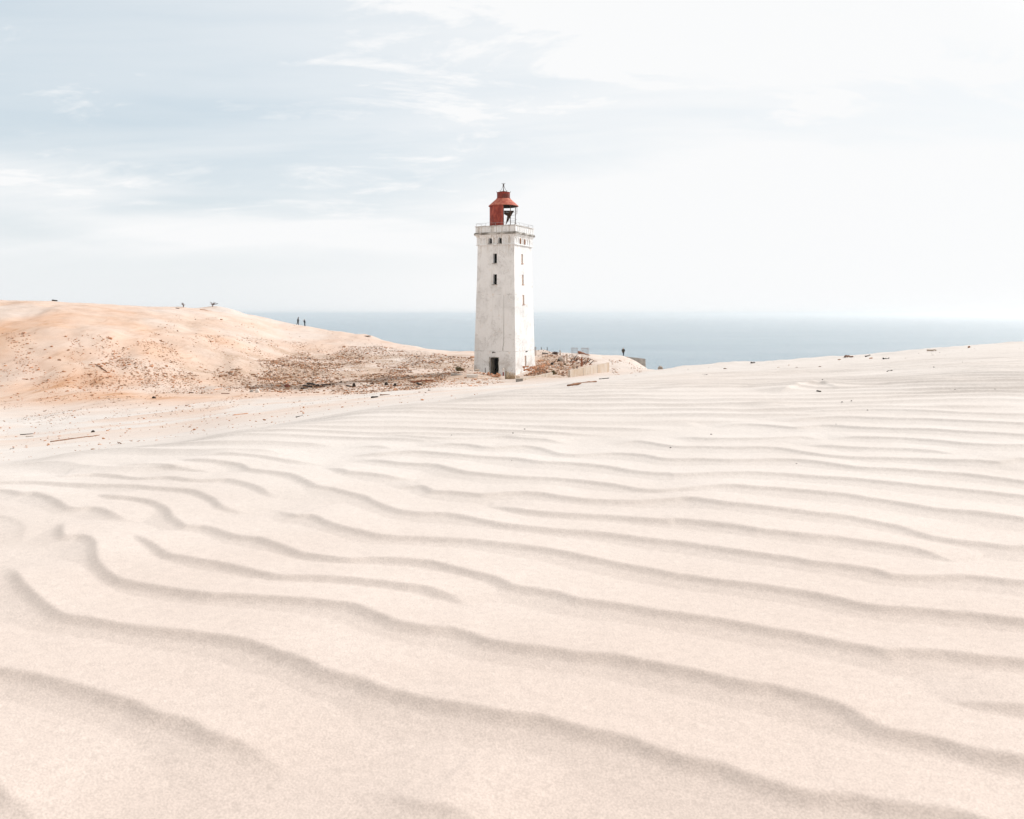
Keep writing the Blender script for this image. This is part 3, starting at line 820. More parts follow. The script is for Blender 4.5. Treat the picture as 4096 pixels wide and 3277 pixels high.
def plaster(name, warm=False):
    m, t, b = new_mat(name)
    tcn = t.n('ShaderNodeTexCoord')
    v = tcn.outputs['Object']
    big = t.noise(v, 0.55, 6, 0.62, 0.4)
    streak = t.noise(t.mapping(v, scale=(2.2, 2.2, 0.22)), 1.5, 6, 0.65)
    fine = t.noise(v, 5.0, 8, 0.75)
    z = t.xyz(v)[2]
    c = t.mix(t.ss(big, 0.42, 0.72), (0.84, 0.86, 0.88), (0.71, 0.725, 0.74))
    c = t.mix(t.math('MULTIPLY', t.ss(streak, 0.52, 0.75), 0.5), c, (0.58, 0.58, 0.575))
    c = t.mix(t.math('MULTIPLY', t.ss(fine, 0.56, 0.74), 0.6), c, (0.46, 0.45, 0.435))
    c = t.mix(t.math('MULTIPLY', t.ss(fine, 0.46, 0.30), 0.5), c, (0.86, 0.855, 0.845))
    drip = t.math('MULTIPLY', t.ss(z, 6.2, 9.3), t.ss(t.noise(t.mapping(v, scale=(3.4, 3.4, 0.16)), 1.6, 5, 0.6), 0.50, 0.64))
    c = t.mix(t.math('MULTIPLY', drip, 0.6), c, (0.44, 0.38, 0.31))
    ck = t.math('ABSOLUTE', t.math('SUBTRACT', t.noise(v, 0.42, 9, 0.72, 0.6), 0.5))
    c = t.mix(t.math('MULTIPLY', t.ss(ck, 0.006, 0.001), t.math('MULTIPLY', t.ss(big, 0.42, 0.52), 0.75)), c, (0.26, 0.25, 0.235))
    # wet, dirty band above the sand and flaked plaster showing warm brick dust
    low = t.math('MULTIPLY', t.ss(z, -4.6, -6.8), t.ss(t.noise(v, 0.9, 5, 0.6), 0.42, 0.66))
    c = t.mix(t.math('MULTIPLY', low, 0.65), c, (0.40, 0.345, 0.29))
    wrm = t.math('MULTIPLY', t.ss(t.noise(v, 1.6, 6, 0.7), 0.56, 0.74), 0.40)
    c = t.mix(wrm, c, (0.66, 0.54, 0.43))
    # day joints of the render coats
    for zj in (-4.48, 2.35):
        d = t.math('ABSOLUTE', t.math('SUBTRACT', z, zj))
        ln = t.math('MULTIPLY', t.ss(d, 0.035, 0.012), t.ss(t.noise(v, 1.1, 4, 0.6), 0.40 if zj < 0 else 0.52, 0.62))
        c = t.mix(t.math('MULTIPLY', ln, 0.8), c, (0.24, 0.235, 0.22))
    t.l(c, b.inputs['Base Color'])
    b.inputs['Roughness'].default_value = 0.9
    b.inputs['Specular IOR Level'].default_value = 0.15
    bn = t.bump(fine, 0.5, 0.02)
    bn = t.bump(t.noise(v, 1.2, 4), 0.3, 0.04, bn)
    t.l(bn, b.inputs['Normal'])
    return m


m_plaster = plaster("white_plaster")
m_ledge = simple_mat("weathered_ledge", (0.60, 0.585, 0.56), (0.19, 0.175, 0.155), 1.3, 0.9, 0.5, 0.03, (1, 1, 2.5), lo=0.36, hi=0.58)
m_brick = simple_mat("old_brick", (0.40, 0.17, 0.095), (0.60, 0.40, 0.28), 5.0, 0.9, 0.5, 0.02)
m_board = simple_mat("window_boarding", (0.46, 0.33, 0.26), (0.62, 0.50, 0.42), 4.0, 0.85, 0.3, 0.01, (4, 4, 0.6))
m_dark = simple_mat("dark_interior", (0.012, 0.011, 0.010), (0.022, 0.02, 0.018), 2.0)  # inner walls: the shade behind the openings is put into a near-black colour
m_red = simple_mat("rusty_red_paint", (0.20, 0.026, 0.018), (0.42, 0.085, 0.055), 2.2, 0.72, 0.35, 0.012, (1, 1, 0.5), 0.3)
m_redroof = simple_mat("paler_red_roof", (0.38, 0.07, 0.045), (0.56, 0.20, 0.13), 2.4, 0.7, 0.35, 0.012, spec=0.3)  # lighter red than the drum wall
m_redring = simple_mat("sooty_red_ring", (0.27, 0.035, 0.022), (0.06, 0.028, 0.02), 1.1, 0.7, 0.35, 0.012, (1, 1, 0.8), 0.3)
m_iron = simple_mat("rusted_iron", (0.035, 0.028, 0.024), (0.13, 0.065, 0.04), 6.0, 0.75, 0.3, 0.004)
m_black_steel = simple_mat("black_steel", (0.028, 0.025, 0.022), (0.07, 0.05, 0.038), 3.0, 0.7)
m_rail = simple_mat("grey_galvanised_rail", (0.40, 0.40, 0.40), (0.28, 0.25, 0.22), 4.0, 0.5, 0)
m_pale_iron = simple_mat("pale_painted_iron", (0.36, 0.28, 0.23), (0.16, 0.09, 0.06), 5.0, 0.7, 0.2, 0.004)


def arch_poly(w, z0, z1, n=8):
    r = w / 2
    zs = z1 - r
    p = [(-r, z0), (r, z0)]
    p += [(r * math.cos(a), zs + r * math.sin(a)) for a in np.linspace(0, math.pi, n)]
    return p


# --- shaft (hollow, openings cut right through the walls)
bm = bmesh.new()
bm_rings(bm, [(h, z) for z, h in HP])
shaft = from_bm("shaft", bm, m_plaster, lh)
bm = bmesh.new()
bm_rings(bm, [(h - 0.40, z) for z, h in ((-8.6, 2.86), (-4.5, 2.765), (0.2, 2.64), (4.6, 2.53), (7.9, 2.48))])
inner = from_bm("inner", bm, m_dark)
OPEN_L = [(1972.3, 1014.7, 1987.3, 1053.0), (1972.0, 1098.0, 1987.0, 1137.5), (1959.6, 1431.0, 1993.2, 1499.0)]
OPEN_R = [(2085.0, 1016.5, 2092.8, 1055.0), (2087.6, 1099.5, 2095.6, 1138.5), (2090.0, 1180.0, 2098.2, 1218.0), (2098.8, 1424.0, 2106.5, 1464.5)]
cut = bmesh.new()
SPEC = []
for face, lst in (('L', OPEN_L), ('R', OPEN_R)):
    for i, (xa, ya, xb, yb) in enumerate(lst):
        a0, za = face_hit(xa, ya, face)
        a1, zb = face_hit(xb, yb, face)
        z1, z0 = max(za, zb), min(za, zb)
        if face == 'L' and i == 2:
            z0 = -7.75
        ac, w = (a0 + a1) / 2, abs(a1 - a0)
        SPEC.append((face, i, ac, w, z0, z1))
        if face == 'L':
            bm_box(cut, (ac, -2.6, (z0 + z1) / 2), (w, 1.7, z1 - z0))
        else:
            h = half((z0 + z1) / 2)
            bm_box(cut, (h, ac, (z0 + z1) / 2), (0.36, w, z1 - z0))
cutter = from_bm("cutter", cut)
for name, o2 in (("a", inner), ("b", cutter)):
    if o2 is cutter:
        o2.parent = lh
    else:
        o2.parent = lh
    md = shaft.modifiers.new(name, 'BOOLEAN')
    md.operation = 'DIFFERENCE'
    md.solver = 'EXACT'
    md.material_mode = 'TRANSFER'
    md.object = o2
bpy.context.view_layer.update()
baked(shaft)
for o2 in (inner, cutter):
    bpy.data.objects.remove(o2)

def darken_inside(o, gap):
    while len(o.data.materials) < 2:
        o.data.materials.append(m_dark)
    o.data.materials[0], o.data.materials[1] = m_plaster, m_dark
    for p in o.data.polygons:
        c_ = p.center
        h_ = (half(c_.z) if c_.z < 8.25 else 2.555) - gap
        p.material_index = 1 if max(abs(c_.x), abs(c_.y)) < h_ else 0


darken_inside(shaft, 0.33)
for face, i, ac, w, z0, z1 in SPEC:
    h = half((z0 + z1) / 2)
    if face == 'L' and i < 2:
        bm = bmesh.new()
        bm_box(bm, (ac, -h - 0.05, z0 - 0.05), (w + 0.16, 0.24, 0.09))
        from_bm("window_sill", bm, m_ledge, lh)
    elif face == 'L':
        # heavy door leaf standing open inside the left reveal, and the pale frame
        bm = bmesh.new()
        bm_box(bm, (ac - w / 2 + 0.09, -h + 0.62, (z0 + z1) / 2 - 0.02), (0.05, 0.98, z1 - z0 - 0.06))
        for zz in (0.25, 0.75):
            bm_box(bm, (ac - w / 2 + 0.13, -h + 0.62, z0 + (z1 - z0) * zz), (0.04, 0.86, 0.09))
        from_bm("door", bm, simple_mat("weathered_door", (0.16, 0.145, 0.125), (0.30, 0.27, 0.235), 3.5, 0.85, 0.4, 0.01, (1, 1, 0.3)), lh)
        bm = bmesh.new()
        for sx in (-1, 1):
            bm_box(bm, (ac + sx * (w / 2 + 0.04), -h - 0.012, (z0 + z1) / 2), (0.07, 0.05, z1 - z0))
        bm_box(bm, (ac, -h - 0.012, z1 + 0.04), (w + 0.15, 0.05, 0.08))
        from_bm("door_frame", bm, m_ledge, lh)
    else:
        bm = bmesh.new()
        bm_box(bm, (h - 0.13, ac, (z0 + z1) / 2), (0.05, w - 0.01, z1 - z0 - 0.01))
        wb = from_bm("window_board", bm, m_board, lh)
        bm = bmesh.new()
        bm_box(bm, (h + 0.03, ac, z0 - 0.03), (0.16, w + 0.10, 0.05))
        from_bm("window_sill", bm, m_brick, lh)

# rust blob of the old lamp bracket over the door, vent slot, cable down the wall
ax, az_ = face_hit(1976.5, 1409.5, 'L')
bm = bmesh.new()
hh = half(az_)
bm_box(bm, (ax, -hh - 0.03, az_), (0.34, 0.05, 0.07))
bm_tube(bm, [(ax, -hh, az_), (ax, -hh - 0.25, az_ + 0.06), (ax + 0.05, -hh - 0.34, az_ - 0.05)], 0.03, 6)
bm_box(bm, (ax - 0.17, -hh - 0.04, az_ - 0.03), (0.12, 0.06, 0.15))
from_bm("lamp_bracket", bm, m_black_steel, lh)
ax, az_ = face_hit(2105.5, 1407.0, 'R')
bm = bmesh.new()
bm_box(bm, (half(az_) + 0.02, ax, az_), (0.05, 0.42, 0.09))
bm_box(bm, (half(az_) + 0.05, ax, az_ + 0.055), (0.12, 0.46, 0.02))
from_bm("vent_slot", bm, m_black_steel, lh)
pts = []
for px, py in ((2015.2, 1180), (2015.4, 1260), (2015.2, 1330), (2014.6, 1375), (2011.6, 1392), (2011.5, 1404)):
    a_, z_ = face_hit(px, py, 'L')
    pts.append((a_, -half(z_) - 0.012, z_))
bm = bmesh.new()
bm_tube(bm, pts, [0.008, 0.010, 0.012, 0.016, 0.022, 0.028], 6)
from_bm("wall_cable", bm, m_iron, lh)

# --- upper storey: frieze of seven round arches on each face, two of them open
HF = 2.555
bm = bmesh.new()
bm_rings(bm, [(HF, 8.30), (HF, 9.22), (HF + 0.03, 9.30), (HF + 0.10, 9.42), (HF + 0.20, 9.52), (HF + 0.22, 9.56)])
frieze = from_bm("frieze", bm, m_plaster, lh)
cut = bmesh.new()
bm_box(cut, (0, 0, 8.92), (2 * HF - 1.0, 2 * HF - 1.0, 1.06))
inner = from_bm("inner", cut, m_dark, lh)
cut = bmesh.new()
ARX = [-1.98, -1.32, -0.66, 0.0, 0.66, 1.32, 1.98]
arL, zt = face_hit(1960.5, 951, 'L', HF)
arL2, _ = face_hit(1999.5, 951, 'L', HF)
arR, _ = face_hit(2081.5, 955, 'R', HF)
arR2, _ = face_hit(2099.5, 955, 'R', HF)
LX = [arL + (arL2 - arL) / 2 * k for k in range(-2, 5)]
RX = [arR + (arR2 - arR) / 2 * k for k in range(-2, 5)]
for k in range(7):
    op = k in (2, 4)
    dpt = 0.85 if op else 0.07
    w_ = 0.50 if op else 0.46
    if abs(LX[k]) < 2.25:
        bm_prism(cut, arch_poly(w_, 8.50, 9.20), (LX[k], -HF, 0), (1, 0, 0), (0, 0, 1), (0, -1, 0), -dpt, 0.2)
    if abs(RX[k]) < 2.25:
        bm_prism(cut, arch_poly(w_, 8.46, 9.20), (HF, RX[k], 0), (0, 1, 0), (0, 0, 1), (1, 0, 0), -dpt, 0.2)
bmesh.ops.recalc_face_normals(cut, faces=cut.faces[:])
cutter = from_bm("cutter", cut, None, lh)
for nm, o2 in (("a", inner), ("b", cutter)):
    md = frieze.modifiers.new(nm, 'BOOLEAN')
    md.operation = 'DIFFERENCE'
    md.solver = 'EXACT'
    md.material_mode = 'TRANSFER'
    md.object = o2
bpy.context.view_layer.update()
baked(frieze)
for o2 in (inner, cutter):
    bpy.data.objects.remove(o2)
darken_inside(frieze, 0.34)
for k in (2, 4):
    bm = bmesh.new()
    bm_box(bm, (LX[k], -HF - 0.04, 8.46), (0.56, 0.26, 0.08))
    from_bm("window_sill", bm, m_ledge, lh)
    # broken brick jambs and a crooked frame in the sunlit openings
    bm = bmesh.new()
    oa, ia = arch_poly(0.50, 8.47, 9.19, 12), arch_poly(0.34, 8.47, 9.10, 12)
    ring = [bm.verts.new((HF - 0.03 - random.uniform(0, .05), RX[k] + x, z)) for x, z in oa], [bm.verts.new((HF - 0.03 - random.uniform(0, .05), RX[k] + x + random.uniform(-.03, .03), z)) for x, z in ia]
    back = [bm.verts.new((HF - 0.24, v.co.y, v.co.z)) for v in ring[0]], [bm.verts.new((HF - 0.24, v.co.y, v.co.z)) for v in ring[1]]
    nn = len(oa)
    for q in range(nn):
        w_ = (q + 1) % nn
        bm.faces.new((ring[0][q], ring[0][w_], ring[1][w_], ring[1][q]))
        bm.faces.new((back[0][q], back[1][q], back[1][w_], back[0][w_]))
        bm.faces.new((ring[1][q], ring[1][w_], back[1][w_], back[1][q]))
        bm.faces.new((ring[0][q], back[0][q], back[0][w_], ring[0][w_]))
    wf = from_bm("window_jamb", bm, m_brick, lh)
    bm = bmesh.new()
    bm_box(bm, (HF - 0.30, RX[k] + 0.03, 8.80), (0.04, 0.045, 0.60), rx=0.08)
    bm_box(bm, (HF - 0.30, RX[k], 8.82), (0.04, 0.34, 0.04), rx=-0.12)
    from_bm("glazing_bar", bm, m_board, wf)

bm = bmesh.new()
for sx, sy, lx, ly in ((0, -1, 2 * HF + 0.16, 0.10), (0, 1, 2 * HF + 0.16, 0.10), (-1, 0, 0.10, 2 * HF - 0.04), (1, 0, 0.10, 2 * HF - 0.04)):
    bm_box(bm, (sx * (HF + 0.03), sy * (HF + 0.03), 8.345), (lx, ly, 0.085))
from_bm("string_course", bm, m_plaster, lh)
bm = bmesh.new()
bm_rings(bm, [(2.475, 8.252), (2.50, 8.27), (HF - 0.01, 8.298)])
from_bm("corbel", bm, m_plaster, lh)

# slab with a worn, chipped edge
bm = bmesh.new()
bm_rings(bm, [(2.80, 9.562), (2.83, 9.60), (2.83, 9.74), (2.74, 9.85)])
bmesh.ops.subdivide_edges(bm, edges=bm.edges[:], cuts=14, use_grid_fill=True)
for v in bm.verts:
    if v.co.z > 9.72:
        v.co.z += random.uniform(-0.035, 0.01)
    v.co.x *= 1 - random.uniform(0, 0.006)
    v.co.y *= 1 - random.uniform(0, 0.006)
from_bm("cornice_slab", bm, m_ledge, lh)

# parapet: hollow box with pilaster strips and coping
HB = 2.66
bm = bmesh.new()
for sx, sy in ((0, -1), (0, 1)):
    bm_box(bm, (0, sy * (HB - 0.11), 10.20), (2 * HB, 0.22, 0.72))
for sx in (-1, 1):
    bm_box(bm, (sx * (HB - 0.11), 0, 10.20), (0.22, 2 * HB - 0.444, 0.72))
for k in range(9):
    u = -HB + 0.2 + k * (2 * HB - 0.4) / 8
    wd = 0.30 if k in (0, 8) else 0.17
    for s in (-1, 1):
        bm_box(bm, (u, s * (HB + 0.018), 10.19), (wd, 0.036, 0.66))
        bm_box(bm, (s * (HB + 0.018), u, 10.19), (0.036, wd, 0.66))
from_bm("parapet", bm, m_plaster, lh)
bm = bmesh.new()
for s in (-1, 1):
    bm_box(bm, (0, s * (HB - 0.09), 10.605), (2 * HB + 0.14, 0.36, 0.085))
    bm_box(bm, (s * (HB - 0.09), 0, 10.605), (0.36, 2 * HB - 0.55, 0.085))
from_bm("coping", bm, simple_mat("coping_stone", (0.66, 0.65, 0.63), (0.36, 0.33, 0.30), 2.0, 0.9, 0.4, 0.02), lh)
bm = bmesh.new()
bm_box(bm, (0, 0, 9.90), (2 * HB - 0.46, 2 * HB - 0.46, 0.08))
from_bm("gallery_floor", bm, m_ledge, lh)

# thin guard rail on the coping
HR = HB - 0.06
ZR0, ZR1 = 10.648, 10.99
rail = empty("guard_rail", (0, 0, 0))
rail.parent = lh
bm = bmesh.new()
c4 = [(-HR, -HR), (HR, -HR), (HR, HR), (-HR, HR), (-HR, -HR)]
for (xa, ya), (xb, yb) in zip(c4[:-1], c4[1:]):
    n = 6
    pts = []
    for i in range(n + 1):
        f_ = i / n
        pts.append((xa + (xb - xa) * f_, ya + (yb - ya) * f_, ZR1 + 0.025 * math.sin(i * 2.3 + xa)))
    bm_tube(bm, pts, 0.014, 6)
from_bm("top_rail", bm, m_rail, rail)
post_src = None
for (xa, ya), (xb, yb) in zip(c4[:-1], c4[1:]):
    for i in range(4):
        f_ = i / 4
        if post_src is None:
            bm = bmesh.new()
            bm_tube(bm, [(0, 0, 0), (0, 0, ZR1 - ZR0)], 0.017, 6)
            post_src = from_bm("rail_post", bm, m_rail, rail)
            o = post_src
        else:
            o = post_src.copy()
            col.objects.link(o)
        o.location = (xa + (xb - xa) * f_, ya + (yb - ya) * f_, ZR0)
        o.rotation_euler = (random.uniform(-.06, .06), random.uniform(-.06, .06), 0)

# --- lantern: half drum, cone roof, ring, crown irons, bare posts
LXO = to_local(at(2014.0, 900, TY))
lan = empty("lantern", (LXO.x, LXO.y, 0), TH)     # its own axes line up with the view axes
lan.parent = lh
RD = 1.69
bm = bmesh.new()
A0, A1 = R(-1), R(-181)           # angle from -Y towards +X; the solid half lies on the left
N = 40
prof_r = [(RD, 9.95), (RD, 13.26)]
outer, innr = [], []
for i in range(N + 1):
    a_ = A0 + (A1 - A0) * i / N
    ca, sa = math.sin(a_), -math.cos(a_)
    outer.append([bm.verts.new((r_ * ca, r_ * sa, z_)) for r_, z_ in prof_r])
    innr.append([bm.verts.new(((r_ - 0.03) * ca, (r_ - 0.03) * sa, z_)) for r_, z_ in prof_r])
for i in range(N):
    bm.faces.new((outer[i][0], outer[i + 1][0], outer[i + 1][1], outer[i][1]))
    bm.faces.new((innr[i][0], innr[i][1], innr[i + 1][1], innr[i + 1][0]))
    bm.faces.new((outer[i][1], outer[i + 1][1], innr[i + 1][1], innr[i][1]))
for i in (0, N):
    bm.faces.new((outer[i][0], outer[i][1], innr[i][1], innr[i][0]))
for q in range(7):                                    # vertical seams of the plates
    a_ = A0 + (A1 - A0) * (q + 0.02) / 6.1
    bm_box(bm, ((RD + 0.008) * math.sin(a_), -(RD + 0.008) * math.cos(a_), 11.6), (0.07, 0.02, 3.30), rz=a_)
from_bm("lantern_wall", bm, m_red, lan)
bm = bmesh.new()
bm_rings(bm, [(0.80, 14.24), (0.90, 14.16), (1.84, 13.31), (1.86, 13.25), (1.78, 13.235), (1.66, 13.30), (0.74, 14.10)], False, 48)
roof = from_bm("lantern_roof", bm, m_redroof, lan)
bm = bmesh.new()
bm_rings(bm, [(1.66, 13.225), (1.64, 13.215), (1.60, 13.26), (0.72, 14.04)], False, 40, caps=False)
bmesh.ops.solidify(bm, geom=bm.faces[:], thickness=0.02)
from_bm("roof_lining", bm, m_black_steel, roof)  # near-black colour on the underside of the roof
bm = bmesh.new()
bm_rings(bm, [(0.78, 14.20), (0.86, 14.21), (0.86, 14.27), (0.80, 14.28), (0.80, 14.92), (0.83, 14.93), (0.83, 14.97), (0.74, 14.97), (0.74, 14.25)], False, 40, caps=False)
bmesh.ops.recalc_face_normals(bm, faces=bm.faces[:])
from_bm("ventilator_ring", bm, m_redring, lan)
bm = bmesh.new()
bm_rings(bm, [(0.76, 14.90), (0.60, 15.0), (0.34, 15.10), (0.0 + 0.05, 15.14)], False, 24)
from_bm("ventilator_cap", bm, m_iron, lan)
crown = empty("crown_iron", (0, 0, 0))
crown.parent = lan
bm = bmesh.new()
bm_tube(bm, [(0, 0, 15.05), (0, 0, 15.9)], 0.038, 8)
from_bm("spindle", bm, m_iron, crown)
scr = None
for q in range(4):
    if scr is None:
        bm = bmesh.new()
        bm_tube(bm, [(0.56, 0, 14.96), (0.40, 0, 15.12), (0.25, 0, 15.34), (0.13, 0, 15.58), (0.055, 0, 15.78), (0.05, 0, 15.92), (0.10, 0, 16.05), (0.17, 0, 16.10), (0.24, 0, 16.06)],
                [0.022, 0.022, 0.022, 0.024, 0.032, 0.034, 0.026, 0.022, 0.018], 6)
        scr = from_bm("scroll_bar", bm, m_iron, crown)
        o = scr
    else:
        o = scr.copy()
        col.objects.link(o)
    o.rotation_euler = (0, 0, math.pi / 2 * q + (0.12 if q % 2 else 0.0))
hk = None
for q in range(6):
    if hk is None:
        bm = bmesh.new()
        bm_tube(bm, [(0.80, 0, 14.90), (0.83, 0, 14.99), (0.87, 0, 15.05), (0.86, 0, 15.12)], 0.02, 6)
        hk = from_bm("ring_hook", bm, m_iron, lan)
        o = hk
    else:
        o = hk.copy()
        col.objects.link(o)
    o.rotation_euler = (0, 0, math.pi / 3 * q)
ps = None
for deg in (0, 31, 62):
    if ps is None:
        bm = bmesh.new()
        bm_tube(bm, [(0, 0, 9.95), (0, 0, 13.28)], 0.045, 8)
        for s in (-1, 1):
            bm_tube(bm, [(0, 0, 12.98), (s * 0.09, 0, 13.12), (s * 0.22, 0, 13.24)], 0.016, 6)
        ps = from_bm("lantern_post", bm, m_iron, lan)
        o = ps
    else:
        o = ps.copy()
        col.objects.link(o)
    a_ = R(deg)
    o.location = (1.66 * math.sin(a_), -1.66 * math.cos(a_), 0)
    o.rotation_euler = (0, 0, a_)
bm = bmesh.new()
bm_tube(bm, [(1.66, 0.1, 13.24), (1.665, 0.1, 12.55), (1.64, 0.1, 12.40)], 0.03, 6)
bm_tube(bm, [(1.60, 0.1, 12.44), (1.70, 0.1, 12.38)], 0.02, 6)
from_bm("broken_post", bm, m_pale_iron, lan)
bm = bmesh.new()
for zz, da, db in ((12.62, 62, 165), (12.30, 62, 150), (11.62, 8, 170), (11.15, 30, 175)):
    pts = [((RD - 0.05) * math.sin(R(d_)), -(RD - 0.05) * math.cos(R(d_)), zz + 0.02 * math.sin(d_)) for d_ in np.linspace(da, db, 14)]
    bm_tube(bm, pts, 0.014, 5)
from_bm("glazing_bars", bm, m_rail, lan)
bm = bmesh.new()
SX = TY / F


def lp(zx, zy):           # pixel of the close-up -> lantern-local x,z
    return ((1940 + zx / 9.08 - 2014) * SX, (HY - (720 + zy / 9.08)) * SX)


poly = [lp(690, 1100), lp(1055, 1105), lp(940, 1310), lp(740, 1640), lp(760, 1560), lp(808, 1290), lp(690, 1220)]
# slit in the upper part: two stacked bands and the hanging blade
bm_prism(bm, [lp(690, 1100), lp(1055, 1105), lp(1035, 1140), lp(690, 1138)], (0, 0.35, 0), (1, 0, 0), (0, 0, 1), (0, 1, 0), 0, 0.55)
bm_prism(bm, [lp(690, 1138), lp(752, 1138), lp(752, 1162), lp(690, 1162)], (0, 0.35, 0), (1, 0, 0), (0, 0, 1), (0, 1, 0), 0, 0.55)
bm_prism(bm, [lp(872, 1139), lp(1035, 1140), lp(1020, 1162), lp(872, 1162)], (0, 0.35, 0), (1, 0, 0), (0, 0, 1), (0, 1, 0), 0, 0.55)
bm_prism(bm, [lp(690, 1162), lp(1020, 1162), lp(940, 1310), lp(742, 1640), lp(762, 1560), lp(808, 1290), lp(690, 1222)], (0, 0.35, 0), (1, 0, 0), (0, 0, 1), (0, 1, 0), 0, 0.30)
from_bm("stair_chute", bm, simple_mat("rusted_plate", (0.045, 0.030, 0.018), (0.10, 0.062, 0.035), 2.5, 0.75), lan)


# ================================================================== SMALL THINGS
m_wood = simple_mat("driftwood", (0.16, 0.075, 0.04), (0.30, 0.165, 0.10), 7.0, 0.85, 0.5, 0.01, (1, 1, 1))
m_wood_dark = simple_mat("black_wet_wood", (0.018, 0.014, 0.012), (0.055, 0.038, 0.028), 6.0, 0.8, 0.4, 0.01)
m_wood_red = simple_mat("red_brown_timber", (0.22, 0.075, 0.04), (0.34, 0.15, 0.085), 5.0, 0.85, 0.4, 0.01)
m_wood_grey = simple_mat("bleached_timber", (0.36, 0.26, 0.19), (0.50, 0.40, 0.31), 5.0, 0.85, 0.4, 0.01)
m_conc = simple_mat("stained_concrete", (0.55, 0.49, 0.43), (0.46, 0.355, 0.26), 0.9, 0.9, 0.4, 0.02, (1, 1, 0.45))
m_conc_grey = simple_mat("grey_concrete", (0.42, 0.40, 0.38), (0.28, 0.265, 0.25), 1.5, 0.9, 0.4, 0.02)
m_stone = simple_mat("grey_stone", (0.46, 0.40, 0.35), (0.30, 0.25, 0.21), 2.5, 0.9, 0.5, 0.02)
m_white = simple_mat("white_fragment", (0.78, 0.76, 0.74), (0.62, 0.58, 0.54), 3.0, 0.8)
m_chunk = simple_mat("brick_chunk", (0.28, 0.14, 0.078), (0.44, 0.27, 0.165), 9.0, 0.9, 0.4, 0.01)
m_orange = simple_mat("orange_brick", (0.52, 0.225, 0.115), (0.60, 0.36, 0.23), 5.0, 0.9, 0.4, 0.01)
m_rubble_dk = simple_mat("dark_rubble", (0.10, 0.06, 0.042), (0.20, 0.12, 0.08), 9.0, 0.9, 0)


def stick(name, label, cat, a, b_, Y=None, r=0.05, mat=None, kink=0.03, lift=0.5, group=None, n=9, raise_end=0.0):
    """a branch or log lying on the ground between two photo points"""
    pa = hit(*a) if Y is None else on_ground(a[0], Y)
    pb = hit(*b_) if Y is None else on_ground(b_[0], Y)
    if Y is None and (pb - pa).length > 6:
        pb = on_ground(b_[0], pa.y * 1.0)
    if Y is None and pa.y < 55:
        r = r * pa.y / 62.0
    d = pb - pa
    pts, rad = [], []
    for i in range(n):
        f_ = i / (n - 1)
        p = pa + d * f_
        g = float(land_z(np.array([p.x]), np.array([p.y]))[0])
        p.z = max(g + r * lift, pa.z + d.z * f_ + r * lift) if f_ not in (0, 1) else p.z + r * lift
        p.z += raise_end * f_ + random.uniform(-kink, kink) * d.length * 0.25
        p.y += random.uniform(-kink, kink) * d.length * 0.3
        pts.append(p - pa)
        rad.append(r * (1.0 - 0.35 * f_) * random.uniform(0.85, 1.12))
    bm = bmesh.new()
    bm_tube(bm, pts, rad, 7)
    o = from_bm(name, bm, mat or m_wood, None, pa, smooth=True)
    return tag(o, label, cat, group)


def rock_mesh(sx, sy, sz, seed, sub=2, rough=0.28):
    rr = random.Random(seed)
    bm = bmesh.new()
    bmesh.ops.create_icosphere(bm, subdivisions=sub, radius=1.0)
    off = [Vector((rr.uniform(-1, 1), rr.uniform(-1, 1), rr.uniform(-1, 1))).normalized() for _ in range(7)]
    amp = [rr.uniform(-rough, rough) for _ in off]
    for v in bm.verts:
        n = v.co.normalized()
        s = 1 + sum(a * max(0, n.dot(o)) ** 2 for a, o in zip(amp, off)) + rr.uniform(-0.06, 0.06)
        v.co = Vector((n.x * s * sx, n.y * s * sy, max(n.z * s, -0.55) * sz))
    return bm


def rock(name, label, cat, px, py, w, h, mat, seed=0, Y=None, group=None, sub=2):
    p = hit(px, py) if Y is None else on_ground(px, Y)
    if Y is None and p.y < 55:
        w, h = w * p.y / 62.0, h * p.y / 62.0
    bm = rock_mesh(w / 2, w / 2.6, h, seed, sub)
    o = from_bm(name, bm, mat, None, p + Vector((0, 0, h * 0.25)))
    o.rotation_euler = (0, 0, random.uniform(-.4, .4))
    return tag(o, label, cat, group)


def post(name, label, px, py_base, py_top, Y, r, mat, lean=(0, 0), group=None, cat="post", n=8, rtop=None):
    p = at(px, py_base, Y)
    h = (py_base - py_top) / F * Y
    bm = bmesh.new()
    bm_tube(bm, [(0, 0, -0.35), (lean[0] * h * .5, lean[1] * h * .5, h * .5), (lean[0] * h, lean[1] * h, h)], [r, r * 0.95, rtop or r * 0.85], n)
    o = from_bm(name, bm, mat, None, p)
    return tag(o, label, cat, group)


